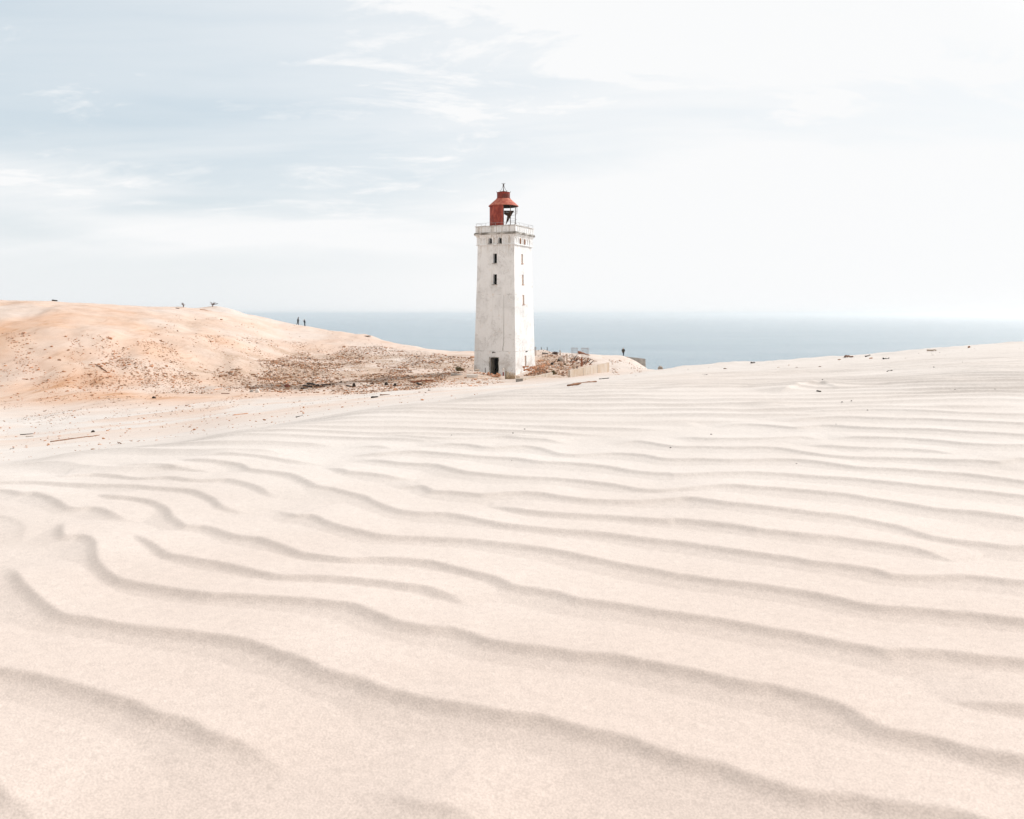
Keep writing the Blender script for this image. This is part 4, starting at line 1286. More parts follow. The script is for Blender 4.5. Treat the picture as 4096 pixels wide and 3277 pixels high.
def tuft(name, label, cat, px, py, Y, w, h, mat, n=160, seed=0, droop=0.5, twigs=0):
    p = hit(px, py) if Y is None else on_ground(px, Y)
    rr = random.Random(seed)
    bm = bmesh.new()
    for i in range(n):
        a_ = rr.uniform(0, 2 * math.pi)
        r0 = w * 0.22 * math.sqrt(rr.random())
        b0 = Vector((r0 * math.cos(a_), r0 * math.sin(a_), -0.05))
        L = h * rr.uniform(0.55, 1.1)
        out_ = rr.uniform(0.1, 1.0) * w * 0.42
        a2 = a_ + rr.uniform(-.7, .7)
        top = b0 + Vector((out_ * math.cos(a2), out_ * math.sin(a2), L * (1 - 0.35 * droop * out_ / (w * .42))))
        mid = b0 * 0.5 + top * 0.5 + Vector((0, 0, L * 0.16))
        wd = w * 0.012 + 0.006
        sd_ = Vector((-math.sin(a2), math.cos(a2), 0)) * wd
        v = [bm.verts.new(q) for q in (b0 - sd_, b0 + sd_, mid + sd_ * .8, mid - sd_ * .8, top)]
        bm.faces.new((v[0], v[1], v[2], v[3]))
        bm.faces.new((v[3], v[2], v[4]))
    me = bpy.data.meshes.new(name)
    bm.to_mesh(me)
    bm.free()
    o = link(name, me, mat, None, p)
    return tag(o, label, cat)


m_grass = simple_mat("marram_grass", (0.085, 0.085, 0.04), (0.22, 0.17, 0.085), 2.5, 0.8, 0)
m_grass_dry = simple_mat("dry_grass", (0.26, 0.16, 0.085), (0.36, 0.25, 0.15), 3.0, 0.8, 0)
m_twig = simple_mat("dark_twigs", (0.09, 0.05, 0.035), (0.18, 0.095, 0.06), 5.0, 0.85, 0)

# --- concrete walls around the tower
def wall_between(name, label, pxa, Ya, pxb, Yb, z_top, z_bot, th, mat, cat="wall", slope=0.0, side=1):
    a = Vector(((pxa - 2048) / F * Ya, Ya, 0))
    b_ = Vector(((pxb - 2048) / F * Yb, Yb, 0))
    d = (b_ - a)
    L = d.length
    d.normalize()
    n = Vector((-d.y, d.x, 0)) * side
    bm = bmesh.new()
    k = 24
    rr = random.Random(int(pxa))
    top = [z_top + slope * L * i / k + rr.uniform(-0.02, 0.012) for i in range(k + 1)]
    poly = [(0, z_bot), (L, z_bot)] + [(L * i / k, top[i]) for i in range(k, -1, -1)]
    bm_prism(bm, poly, (0, 0, 0), d, (0, 0, 1), n, 0, th)
    o = from_bm(name, bm, mat, None, a)
    tag(o, label, cat)
    return o, d, n, L, a


w, d, n, L, a = wall_between("retaining_wall", "tall beige stained concrete wall standing in the sand right of the lighthouse", 2281, 88, 2437, 102.6, -6.03, -8.4, 0.22, m_conc)
bm = bmesh.new()
for f_ in (0.30, 0.66):
    bm_box(bm, Vector((0, 0, -7.0)) + d * (L * f_) - n * 0.004, (0.02, 0.03, 1.9), rz=math.atan2(d.y, d.x))
from_bm("wall_joint", bm, m_conc_grey, w)
w, d, n, L, a = wall_between("low_wall", "long low concrete wall half buried in sand at the foot of the lighthouse", 2085, 84.6, 2211, 94, -6.68, -8.0, 0.25, m_conc)
bm = bmesh.new()
for f_ in (0.12, 0.42, 0.74):
    bm_box(bm, Vector((0, 0, -7.1)) + d * (L * f_) - n * 0.004, (0.02, 0.03, 0.75), rz=math.atan2(d.y, d.x))
from_bm("wall_joint", bm, m_conc_grey, w)
pb = at(2077.5, 1536, 83.4)
bl = empty("gate_pier", pb)
tag(bl, "short grey concrete pier with a flat cap at the near end of the low wall", "pier")
bm = bmesh.new()
bm_box(bm, (0, 0.2, 0.05), (0.72, 0.5, 0.86))
from_bm("pier_block", bm, m_conc_grey, bl)
bm = bmesh.new()
bm_box(bm, (0, 0.2, 0.53), (0.84, 0.62, 0.07))
from_bm("pier_cap", bm, m_conc, bl)

# broken slab at the cliff edge and the thin concrete edge behind the walker
p0 = Vector(((2512 - 2048) / F * 160, 160, 0))
bm = bmesh.new()
Yb = 158.0
poly = [(2500, 1426), (2512, 1428), (2545, 1431.5), (2581, 1436), (2585.5, 1467), (2566, 1462), (2545, 1450), (2528, 1440)]
pl = [((x - 2545) / F * Yb, -(y - HY) / F * Yb) for x, y in poly]
pl = pl[:4] + [(pl[4][0], pl[4][1] - 2.0), (pl[0][0], pl[4][1] - 2.0)]
bm_prism(bm, pl, (0, 0, 0), (1, 0.18, 0), (0, 0, 1), (-0.18, 1, 0), -0.2, 0.35)
o = from_bm("broken_slab", bm, m_conc_grey, None, ((2545 - 2048) / F * Yb, Yb, 0))
tag(o, "broken grey concrete slab tilting out of the sand at the seaward end", "slab")
bm = bmesh.new()
pts = [(2372, 1420.5), (2400, 1421), (2430, 1422), (2460, 1423.2), (2486, 1424.5)]
Ye = 166.0
for (xa, ya), (xb, yb) in zip(pts[:-1], pts[1:]):
    A_, B_ = at(xa, ya, Ye), at(xb, yb, Ye)
    c_ = (A_ + B_) / 2
    bm_box(bm, c_ - Vector((0, 0, 0.35)), ((B_ - A_).length + 0.01, 0.4, 0.8), ry=-math.atan2(B_.z - A_.z, B_.x - A_.x))
o = from_bm("concrete_kerb", bm, m_conc_grey)
tag(o, "long thin grey concrete edge along the cliff behind the lone walker", "kerb")

# dark beam leaning behind the second grille
A_, B_ = at(2314, 1414, 150), at(2384, 1432, 146)
c_ = (A_ + B_) / 2
bm = bmesh.new()
bm_box(bm, (0, 0, 0), ((B_ - A_).length, 0.35, 0.46))
o = from_bm("timber_beam", bm, m_wood_red, None, c_)
o.rotation_euler = (0, math.atan2(-(B_.z - A_.z), B_.x - A_.x), math.atan2(B_.y - A_.y, B_.x - A_.x))
tag(o, "thick brown timber beam lying on the slope behind the wider steel grille", "beam")


def grille(label, xs, yt, yb0, yb1, Y):
    root = empty("steel_grille", at(xs[0], yb0, Y))
    tag(root, label, "grille", "upright steel grilles right of the lighthouse")
    o0 = Vector(root.location)
    src = None
    n = len(xs)
    for i, x in enumerate(xs):
        yb = yb0 + (yb1 - yb0) * i / (n - 1)
        bot, top = at(x, yb, Y), at(x, yt, Y)
        bm = bmesh.new()
        bm_tube(bm, [(0, 0, -0.3), (0, 0, top.z - bot.z)], 0.028, 6)
        o = from_bm("bar", bm, m_pale_iron, root, bot - o0)
    bm = bmesh.new()
    bm_tube(bm, [at(xs[0] - 0.5, yt, Y) - o0, at(xs[-1] + 0.5, yt, Y) - o0], 0.032, 6)
    from_bm("top_bar", bm, m_pale_iron, root)


grille("narrow grille of six upright steel bars standing on the debris mound", [2285.5 + 4.9 * i for i in range(6)], 1392.5, 1419, 1424, 140)
grille("wider grille of seven upright steel bars nearer the long concrete wall", [2325 + 5.0 * i for i in range(7)], 1393, 1430, 1441, 132)

# posts on the skyline right of the tower
def frame_post():
    root = empty("post_frame", at(2140, 1421, 122))
    tag(root, "thin pale double post close beside the lighthouse corner on the sea side", "post")
    o0 = Vector(root.location)
    for x in (2139, 2143.5):
        bm = bmesh.new()
        bm_tube(bm, [at(x, 1424, 122) - o0, at(x, 1389.5, 122) - o0], 0.045, 6)
        from_bm("upright", bm, m_wood_dark if x < 2140 else m_pale_iron, root)
    bm = bmesh.new()
    bm_tube(bm, [at(2138.5, 1389.5, 122) - o0, at(2144, 1389.5, 122) - o0], 0.04, 6)
    from_bm("cross_bar", bm, m_wood_grey, root)


frame_post()
post("fence_post", "dark fence post against the sea, the nearer to the lighthouse of two", 2165.5, 1404, 1389.5, 146, 0.065, m_wood_dark, group="dark fence posts on the skyline")
post("fence_post", "dark fence post against the sea beside the reddish bush", 2189, 1405, 1389.5, 146, 0.065, m_wood_dark, group="dark fence posts on the skyline")
# stakes standing in the debris
for args in (
    ("slim dark stake standing among debris below the grey boulder", 2256, 1448, 1424, 112, 0.05, m_twig, (0.02, 0)),
    ("tall tan stake standing left of the brushwood heap", 2268, 1438, 1415, 116, 0.075, m_wood_grey, (-0.03, 0)),
    ("thin bent tan stake rising behind the long concrete wall", 2293, 1476, 1452, 100, 0.045, m_wood_grey, (0.03, 0)),
    ("short pale stub beside the thin stake behind the long wall", 2299, 1475, 1463, 100, 0.08, m_conc, (0, 0)),
    ("short dark stub on the rubble just behind the long wall top", 2308, 1473, 1464, 100, 0.07, m_wood_dark, (0.05, 0)),
    ("broken stump on the sea side corner of the debris mound", 2241, 1412, 1401, 126, 0.08, m_wood_grey, (-0.12, 0)),
    ("thin dark stick standing upright beside the lighthouse door", 1941, 1494, 1471.5, 97.5, 0.045, m_wood_dark, (0.01, 0)),
    ("small grey stake left of the white masonry remnant", 1770.5, 1516, 1500, 90, 0.05, m_conc_grey, (-0.05, 0)),
):
    lb, px, yb, yt, Y, r_, mt, ln = args
    post("stake", lb, px, yb, yt, Y, r_, mt, ln, group="stakes around the lighthouse", cat="stake")

# red and white marker
mk = empty("marker_post", at(2013, 1505, 93.5))
tag(mk, "red and white marker post with rounded top in front of the lighthouse wall", "marker post")
bm = bmesh.new()
bm_tube(bm, [(0, 0, -0.2), (0, 0, 0.47)], 0.075, 12)
from_bm("red_shaft", bm, simple_mat("marker_red", (0.17, 0.012, 0.014), (0.24, 0.03, 0.028), 4, 0.5, 0), mk)
bm = bmesh.new()
bm_tube(bm, [(0, 0, 0.471), (0, 0, 0.84), (0, 0, 0.90), (0, 0, 0.93)], [0.10, 0.10, 0.08, 0.03], 12)
from_bm("white_head", bm, m_white, mk)

# reed fence of upright canes
def reed_fence(label, x0, x1, yt, yb, Y, n, rad):
    root = empty("reed_fence", at((x0 + x1) / 2, yb, Y))
    tag(root, label, "reed fence", "reed fences by the tower corner")
    o0 = Vector(root.location)
    rr = random.Random(n)
    src = None
    for i in range(n):
        f_ = (i + .5) / n
        b_ = at(x0 + (x1 - x0) * f_, yb - 3 * (1 - f_) + 3 * f_ - 1, Y + 0.10 * math.sin(i * 2.1)) - o0
        h = (yb - yt) / F * Y * rr.uniform(0.88, 1.12)
        if i < 3:
            bm = bmesh.new()
            bm_tube(bm, [(0, 0, -0.25), (0.012 * (i - 1), 0, 0.5), (0.03 * (i - 1), 0, 1.0)], [rad, rad * 0.9, rad * 0.6], 6)
            o = from_bm("cane", bm, (m_cane, m_cane2, m_cane)[i], root)
            cs.append(o)
        else:
            o = cs[-3 + (i % 3)].copy()
            col.objects.link(o)
        o.location = b_
        o.scale = (1, 1, h)
        o.rotation_euler = (rr.uniform(-.05, .05), rr.uniform(-.05, .05), 0)


m_cane = simple_mat("pale_cane", (0.52, 0.40, 0.26), (0.62, 0.52, 0.38), 3, 0.7, 0)
m_cane2 = simple_mat("dark_cane", (0.22, 0.14, 0.08), (0.34, 0.24, 0.15), 3, 0.7, 0)
cs = []
reed_fence("bundle of tall pale reeds standing at the lighthouse corner", 2024, 2062, 1491.5, 1522, 88.5, 22, 0.036)
cs = []
reed_fence("row of short dark reeds right of the tall pale reed bundle", 2064, 2080, 1505, 1518, 88.0, 10, 0.022)
bm = bmesh.new()
bm_box(bm, (0, 0, 0.42), (0.10, 0.14, 1.0))
o = from_bm("plank", bm, m_wood_dark, None, at(2022.3, 1519, 88.6))
tag(o, "black upright plank closing the left side of the tall reed bundle", "plank")

# masonry remnants in front of the door
def masonry(name, label, px, py, Y, w, h, dep, mat, seed, nb):
    rr = random.Random(seed)
    p = at(px, py, Y)
    bm = bmesh.new()
    for i in range(nb):
        bm_box(bm, (rr.uniform(-w / 2, w / 2), rr.uniform(-dep / 2, dep / 2), rr.uniform(0, 1) ** 1.4 * h),
               (rr.uniform(.16, .30), rr.uniform(.1, .2), rr.uniform(.06, .13)), rr.uniform(-.6, .6), rr.uniform(-.4, .4), rr.uniform(-.4, .4))
    o = from_bm(name, bm, mat, None, p)
    return tag(o, label, "brick heap", "brick heaps before the door")


masonry("brick_heap", "heap of orange bricks just left of the doorway", 1925, 1505, 92.5, 1.7, 0.42, 0.8, m_orange, 3, 42)
masonry("brick_heap", "heap of orange bricks below the open doorway", 1973, 1507, 92.5, 1.5, 0.34, 0.7, m_orange, 4, 36)
masonry("brick_heap", "heap of orange bricks behind the white masonry block", 1876, 1502, 93.5, 1.2, 0.36, 0.7, m_orange, 5, 28)
masonry("brick_heap", "loose brick pile against the sunlit side of the tower", 2118, 1482, 97.5, 1.5, 0.50, 0.8, m_orange, 6, 36)
bm = bmesh.new()
bm_box(bm, (0, 0, 0.22), (0.95, 0.5, 0.62), rz=0.12, ry=0.05)
bm_box(bm, (0.55, 0.05, 0.34), (0.28, 0.4, 0.42), rz=0.3, ry=-0.1)
o = from_bm("masonry_block", bm, m_white, None, at(1884, 1518, 90.5))
tag(o, "chipped white masonry block on the sand left of the doorway", "masonry block")
bm = bmesh.new()
bm_box(bm, (0, 0, 0.10), (1.35, 0.4, 0.5), rz=-0.06, ry=0.10)
o = from_bm("masonry_slab", bm, m_conc_grey, None, at(1828, 1509, 92.0))
tag(o, "low pale grey masonry slab behind the white block", "masonry slab")
bm = bmesh.new()
bm_box(bm, (0, 0, 0.3), (0.42, 0.36, 0.7), rz=0.2)
bm_box(bm, (0.02, 0, 0.67), (0.5, 0.42, 0.10), rz=0.25, ry=-0.06)
o = from_bm("broken_pier", bm, m_conc, None, at(1907, 1503, 94))
tag(o, "stump of a beige masonry pier between the brick heaps", "pier")

# boulders and lone bits by the debris mound
rock("boulder", "pale grey boulder with a black underside on the debris mound", "boulder", 2243, 1428, 0.95, 0.55, m_stone, 2, Y=124)
rock("boulder", "dark boulder tucked below the pale grey boulder", "boulder", 2234, 1432, 0.5, 0.36, m_wood_dark, 5, Y=123)
rock("rock", "tilted brown grey rock on the dune edge beyond the broken slab", "rock", 2640, 1480, 0.5, 0.30, m_stone, 8, Y=80)
o = bpy.data.objects[-1] if False else None
rock("rock", "smooth rock beside the tuft of grass behind the low wall", "rock", 2208, 1449, 0.55, 0.30, m_wood_dark, 12, Y=112)
rock("boulder", "red brown boulder at the foot of the ochre dune", "boulder", 1150, 1549, 0.66, 0.30, simple_mat("red_rock", (0.16, 0.045, 0.03), (0.24, 0.09, 0.06), 4), 21)
rock("rock", "small brown rock just behind the red brown boulder", "rock", 1174, 1541, 0.48, 0.16, m_chunk, 22)
rock("rock", "round white stone in the hollow left of the red brown boulder", "rock", 1030, 1571, 0.40, 0.26, m_white, 23)
rock("rock", "flat white fragment in the middle of the debris field", "rock", 1592, 1481, 0.55, 0.16, m_white, 24)
rock("rock", "grey mottled stone lying beside the round white stone", "rock", 1006, 1569, 0.36, 0.20, m_conc_grey, 25)

# grass and bushes
tuft("grass_tuft", "olive tuft of marram grass on the sand left of the lighthouse", "grass tuft", 1834, 1447, 106, 1.15, 0.72, m_grass, 260, 1)
tuft("grass_tuft", "dry orange grass leaning out of the right side of the olive tuft", "grass tuft", 1850, 1446, 106.3, 0.95, 0.50, m_grass_dry, 130, 2)
tuft("grass_tuft", "dark green tuft of grass at the far end of the low wall", "grass tuft", 2212, 1494, 95.5, 0.75, 0.66, m_grass, 170, 3)
tuft("grass_tuft", "dry brown grass beside the dark green tuft by the low wall", "grass tuft", 2222, 1493, 95.8, 0.55, 0.40, m_grass_dry, 80, 4)
tuft("bush", "low red brown bush on the skyline between the posts and the grilles", "bush", 2221, 1405, 141, 1.6, 0.62, m_twig, 260, 5, 0.9)
tuft("grass_tuft", "green tuft between the stakes below the grey boulder", "grass tuft", 2259, 1443, 113, 0.6, 0.40, m_grass, 110, 6)
tuft("grass_tuft", "sparse dark grass along the brow of the dune above the sea", "grass tuft", 1470, 1351, 168, 2.2, 0.30, m_twig, 90, 8, 0.9)


def dead_shrub(label, px, Y, h, spread, seed, n=11):
    rr = random.Random(seed)
    p = on_ground(px, Y)
    bm = bmesh.new()
    trunk = [(0, 0, -0.2), (0.05, 0, h * 0.25), (0.02 * spread, 0, h * 0.5)]
    bm_tube(bm, trunk, [0.11, 0.09, 0.06], 7)
    for i in range(n):
        a_ = rr.uniform(0, 2 * math.pi)
        s = Vector(trunk[-1]) * rr.uniform(0.6, 1)
        e = s + Vector((math.cos(a_) * spread * rr.uniform(.3, 1), math.sin(a_) * spread * 0.4, h * rr.uniform(.05, .55)))
        m_ = (s + e) / 2 + Vector((0, 0, h * rr.uniform(0, .12)))
        bm_tube(bm, [s, m_, e], [0.045, 0.03, 0.012], 5)
        if rr.random() < .6:
            bm_tube(bm, [m_, m_ + Vector((rr.uniform(-.2, .2), 0, h * .3))], [0.02, 0.01], 5)
    o = from_bm("dead_shrub", bm, m_twig, None, p)
    return tag(o, label, "shrub", "dead shrubs on the dune crest")


dead_shrub("dead shrub like a tiny mushroom on the dune crest, farther left", 733, 159.5, 0.85, 0.55, 3)
dead_shrub("dead forked shrub with two dark limbs at the top of the dune shoulder", 850, 171, 1.0, 0.85, 5, 14)
stick("dead_branch", "dark dead branch lying right of the forked shrub on the crest", "branch", (853, 1247), (872, 1243), Y=171.5, r=0.09, mat=m_wood_dark, kink=0.06, raise_end=0.35, lift=3)
stick("dead_branch", "orange brown root trailing down slope from the forked shrub", "branch", (800, 1252), (848, 1252), Y=166, r=0.10, mat=m_orange, kink=0.03)
stick("driftwood", "dark flat driftwood on the dune crest near the left edge", "driftwood", (208, 1212), (230, 1213), Y=134.5, r=0.13, mat=m_wood_dark, lift=1.5)
stick("dead_branch", "short dark branch in the sand below the tiny mushroom shrub", "branch", (703, 1240), (718, 1237), Y=154, r=0.09, mat=m_twig, lift=1)
for (xa, ya), (xb, yb), lb in (((885, 1242), (885.5, 1235), 0), ((866, 1243), (866, 1234), 0)):
    pass

# long sticks and logs
stick("log", "long brown log lying on the near dune below the long concrete wall", "log", (2271, 1551), (2385, 1534), r=0.10, mat=m_wood, kink=0.012, lift=1.5, n=12)
stick("stick", "black stick on the sand between the brown log and the long wall", "stick", (2398, 1518), (2436, 1514), r=0.045, mat=m_wood_dark)
stick("stick", "long thin red brown stick across the pale sand at the left edge", "stick", (203, 1769), (398, 1744), r=0.05, mat=m_wood, kink=0.01, lift=1.0, n=14)
stick("stick", "black stick near the left edge beyond the long red brown stick", "stick", (81, 1740), (131, 1736), r=0.035, mat=m_wood_dark)
stick("stick", "short brown slat beside the black stick at the left edge", "stick", (106, 1749), (133, 1748), r=0.06, mat=m_wood_grey)
stick("stick", "black stick sloping up at the very left edge of the sand", "stick", (24, 1803), (63, 1793), r=0.04, mat=m_wood_dark)
stick("stick", "small brown twig right of the long red brown stick", "stick", (470, 1772), (487, 1778), r=0.03, mat=m_wood)
stick("stick", "thin orange brown stick in the sand below the dark timbers", "stick", (931, 1663), (993, 1655), r=0.05, mat=m_orange)
stick("stick", "curved black twig on pale sand under the orange patches", "stick", (1184, 1669), (1212, 1663), r=0.035, mat=m_wood_dark, kink=0.06)
stick("stick", "long stick lying down the face of the ochre dune", "stick", (383, 1461), (434, 1494), r=0.06, mat=m_wood, kink=0.01)
stick("twig", "tiny upright twig in the rippled sand at the left", "twig", (253, 1940), (258, 1951), r=0.04, mat=m_wood_dark)
stick("stick", "reddish brown timber lying in front of the debris field", "timber", (1643, 1531), (1733, 1523), r=0.11, mat=m_wood_red, kink=0.01)
stick("stick", "black short timber just below the reddish brown timber", "timber", (1668, 1537), (1686, 1541), r=0.12, mat=m_wood_dark)
stick("stick", "curved dark plank at the lower edge of the debris field", "plank", (1520, 1583), (1559, 1582), r=0.07, mat=m_wood, kink=0.03)
stick("stick", "black plank left of the curved plank at the debris edge", "plank", (1487, 1593), (1511, 1590), r=0.09, mat=m_wood_dark)
stick("stick", "upper black timber in the row at the foot of the dune", "timber", (1230, 1537), (1276, 1545), r=0.14, mat=m_wood_dark)
stick("stick", "middle black timber in the row at the foot of the dune", "timber", (1214, 1546), (1246, 1550), r=0.13, mat=m_wood_dark)
stick("stick", "right black timber in the row at the foot of the dune", "timber", (1284, 1543), (1322, 1542), r=0.11, mat=m_wood_dark)
stick("stick", "left black timber end in the row at the foot of the dune", "timber", (1203, 1557), (1232, 1554), r=0.10, mat=m_wood_dark)
stick("stick", "brown timber in front of the row of black timbers", "timber", (1258, 1550), (1300, 1549), r=0.09, mat=m_twig)
stick("stick", "slanting brown stick below the red brown boulder", "stick", (1132, 1563), (1160, 1556), r=0.05, mat=m_wood)
stick("stick", "dark plank over the white and grey stones in the hollow", "plank", (1000, 1559), (1035, 1559), r=0.07, mat=m_twig, lift=2)
rock("stump", "dark stump standing at the edge of the grey hollow", "stump", 1416, 1549, 0.40, 0.34, m_wood_dark, 31)
stick("stick", "dark root running left from the stump in the grey hollow", "root", (1385, 1545), (1414, 1548), r=0.08, mat=m_wood_dark)
rock("stump", "black rounded stump below the centre of the debris field", "stump", 1579, 1545, 0.36, 0.20, m_wood_dark, 33)
rock("stump", "black broken stump left of the rounded black stump", "stump", 1544, 1541, 0.42, 0.26, m_wood_dark, 34)
rock("rock", "black lump on the grey sand near the left hollow", "rock", 617, 1594, 0.36, 0.16, m_wood_dark, 35)
stick("stick", "straight dark stick in the hollow right of the black lump", "stick", (756, 1573), (774, 1571), r=0.05, mat=m_wood_dark)
stick("stick", "dark brown stick lying in the hollow below the dune streaks", "stick", (886, 1576), (918, 1576), r=0.05, mat=m_wood)
stick("stick", "reddish twig in the hollow left of the round white stone", "stick", (856, 1561), (888, 1556), r=0.05, mat=m_orange)
rock("rock", "black pebble on the pale sand above the long red brown stick", "rock", 373, 1730, 0.30, 0.12, m_wood_dark, 41)
stick("stick", "bleached plank across the sand behind the long concrete wall", "plank", (2205, 1467), (2270, 1474), Y=103, r=0.06, mat=m_wood_grey)
stick("stick", "black beam on the skyline below the dark fence posts", "beam", (2168, 1409), (2192, 1412), Y=139, r=0.13, mat=m_wood_dark, lift=1.5)
stick("stick", "dark wire coil of branch below the skyline debris", "branch", (2202, 1455), (2222, 1443), Y=113, r=0.09, mat=m_twig, kink=0.05, raise_end=0.5)

# brushwood heap below the grilles: each bough a thing
random.seed(23)
for i in range(26):
    x = random.uniform(2282, 2362)
    y = random.uniform(1438, 1460)
    a_ = random.choice((-1, 1)) * random.uniform(0.15, 1.2)
    L = random.uniform(9, 22)
    Yq = 112 - (y - 1438) * 0.4
    A_ = at(x, y, Yq)
    B_ = at(x + L * math.cos(a_), y - abs(L * math.sin(a_)), Yq + random.uniform(-.3, .3))
    M_ = (A_ + B_) / 2 + Vector((0, 0, random.uniform(-.08, .12)))
    bm = bmesh.new()
    bm_tube(bm, [Vector((0, 0, 0)), M_ - A_, B_ - A_], [0.07, 0.055, 0.03], 6)
    o = from_bm("bough", bm, random.choice((m_wood, m_wood_red, m_twig, m_wood_dark)), None, A_)
    tag(o, "brown bough tangled in the brushwood heap below the steel grilles", "bough", "boughs of the brushwood heap")
A_ = at(2326, 1460, 108)
bm = bmesh.new()
bm_tube(bm, [(0, 0, -0.2), (0.05, 0, .4), (0.0, 0, .75), (0.12, 0, 1.05)], [.16, .13, .10, .05], 8)
bm_tube(bm, [(0.02, 0, .5), (-.25, 0, .75), (-.32, 0, 1.0)], [.08, .06, .03], 6)
o = from_bm("tree_stump", bm, m_wood_red, None, A_)
tag(o, "upright red brown tree stump in the middle of the brushwood heap", "stump")

# sticks and stones on the near dune rim at the right
for lb, a, b_, r_, mt in (
    ("flat black stone like stick on the pale sand below the sea edge", (2811, 1503), (2829, 1505), 0.05, m_wood_dark),
    ("small black stick just below the little sand mound", (3268, 1567), (3284, 1569), 0.06, m_wood_dark),
    ("brown bent stick near the dune rim right of centre", (3380, 1429), (3412, 1430), 0.07, m_wood),
    ("small black stick slanting on the dune rim", (3462, 1429), (3480, 1423), 0.05, m_wood_dark),
    ("dark blunt stick lying below the dune rim", (3532, 1441), (3554, 1439), 0.07, m_wood_dark),
    ("black crooked stick farther down the sand at the right", (3547, 1489), (3586, 1484), 0.05, m_wood_dark),
    ("short straight black stick on the sand at the right", (3731, 1473), (3757, 1476), 0.05, m_wood_dark),
    ("tan twig on the skyline of the near dune", (3709, 1405), (3744, 1404), 0.06, m_wood_grey),
    ("small dark bit on the ripples at the far right", (4040, 1793), (4050, 1794), 0.06, m_wood_dark),
    ("dark stick on the dune rim where the sand meets the sea", (3005, 1456), (3020, 1453), 0.06, m_wood_dark),
):
    stick("stick", lb, "stick", a, b_, r=r_, mat=mt, kink=0.05, lift=0.9, n=7)
rock("rock", "brown stone on the skyline of the near dune at the right", "rock", 3877, 1392, 0.20, 0.10, m_chunk, 51)

for i, (x, y) in enumerate([(1806, 1747), (2099, 1725), (2052, 1751), (2046, 1850), (3186, 1861), (3368, 1614), (3406, 1612), (3344, 1709), (3820, 1565), (3980, 1560), (3470, 1648), (2845, 1740), (2682, 1797), (3290, 1522), (3002, 1594), (2900, 1607)]):
    p = hit(x, y)
    w = random.uniform(4.5, 8.5) / F * p.y
    o = from_bm("speck", rock_mesh(w / 2, w / 3, w / 4, 300 + i, 1), m_wood_dark, None, p + Vector((0, 0, w * 0.1)))
    o.location.z += float(ripple_z(np.array([p.x]), np.array([p.y]))[0])
    tag(o, "tiny dark speck of wood lying alone among the pale sand ripples", "speck", "dark specks among the ripples")

# ------------------------------------------------------------------ rubble
def poly_sample(rr, poly, n):
    P = np.array(poly, float)
    lo, hi = P.min(0), P.max(0)
    out_ = []
    while len(out_) < n:
        q = rr.uniform(lo, hi)
        c_ = False
        j = len(P) - 1
        for i in range(len(P)):
            if (P[i, 1] > q[1]) != (P[j, 1] > q[1]) and q[0] < (P[j, 0] - P[i, 0]) * (q[1] - P[i, 1]) / (P[j, 1] - P[i, 1]) + P[i, 0]:
                c_ = not c_
            j = i
        if c_:
            out_.append(q)
    return np.array(out_)


YG = np.exp(np.linspace(math.log(3), math.log(210), 900))


def hits(P):
    """vectorised ground hits beyond the near ripples"""
    out_ = np.zeros((len(P), 3))
    for a in range(0, len(P), 1500):
        p = P[a:a + 1500]
        X = (p[:, :1] - 2048) / F * YG[None, :]
        Yb_ = np.broadcast_to(YG[None, :], X.shape)
        z = base_z(X, Yb_)
        zr = -(p[:, 1:2] - HY) / F * YG[None, :]
        below = zr <= z
        i = np.argmax(below, 1)
        ok = below.any(1)
        Yq = np.where(ok, YG[i], np.nan)
        out_[a:a + 1500, 1] = Yq
        out_[a:a + 1500, 0] = (p[:, 0] - 2048) / F * Yq
    out_ = out_[~np.isnan(out_[:, 1])]
    out_[:, 2] = land_z(out_[:, 0], out_[:, 1])
    return out_


def clustered(rr, P, freq, thr, seed, sx=1.0, sy=1.0, shear=0.0):
    nz = fbm((P[:, 0] + shear * P[:, 1]) * freq * sx, P[:, 1] * freq * sy, 3, seed)
    return P[nz > thr + rr.normal(0, 0.36, len(P))]


rr = np.random.default_rng(5)
SETS = []
# (points, mean size m, elongation, material index)
P = poly_sample(rr, [(900, 1490), (1250, 1395), (1500, 1385), (1700, 1410), (1893, 1432), (1893, 1498), (1800, 1512), (1720, 1560), (1500, 1575), (1250, 1585), (1000, 1560)], 23000)
SETS.append((hits(clustered(rr, P, 0.010, -0.28, 1, 1, 2.5)), 0.16, 2.4, 'mix'))
P = poly_sample(rr, [(380, 1420), (600, 1370), (900, 1345), (1300, 1380), (1150, 1480), (1000, 1570), (560, 1575), (430, 1520)], 9000)
SETS.append((hits(clustered(rr, P, 0.013, -0.05, 2, 1, 0.7, -0.8)), 0.15, 2.6, 'brown'))
P = poly_sample(rr, [(0, 1340), (180, 1350), (600, 1370), (640, 1550), (400, 1600), (0, 1600)], 2800)
SETS.append((hits(clustered(rr, P, 0.012, 0.25, 3, 1.4, 0.7, -0.6)), 0.17, 1.9, 'orange'))
P = poly_sample(rr, [(360, 1515), (540, 1515), (540, 1560), (360, 1560)], 170)
SETS.append((hits(P), 0.17, 2.2, 'brown'))
P = poly_sample(rr, [(0, 1600), (600, 1580), (1300, 1572), (1750, 1560), (1690, 1585), (1400, 1602), (1000, 1630), (500, 1680), (60, 1700), (0, 1690)], 2800)
SETS.append((hits(clustered(rr, P, 0.008, 0.0, 4, 1, 3.0, 3.0)), 0.13, 2.8, 'mix'))
P = poly_sample(rr, [(2143, 1405), (2180, 1402), (2280, 1418), (2370, 1440), (2390, 1452), (2330, 1462), (2281, 1480), (2281, 1510), (2215, 1498), (2095, 1508), (2143, 1475)], 5000)
SETS.append((hits(clustered(rr, P, 0.02, -0.3, 5, 1, 2.0)), 0.15, 2.4, 'mix'))
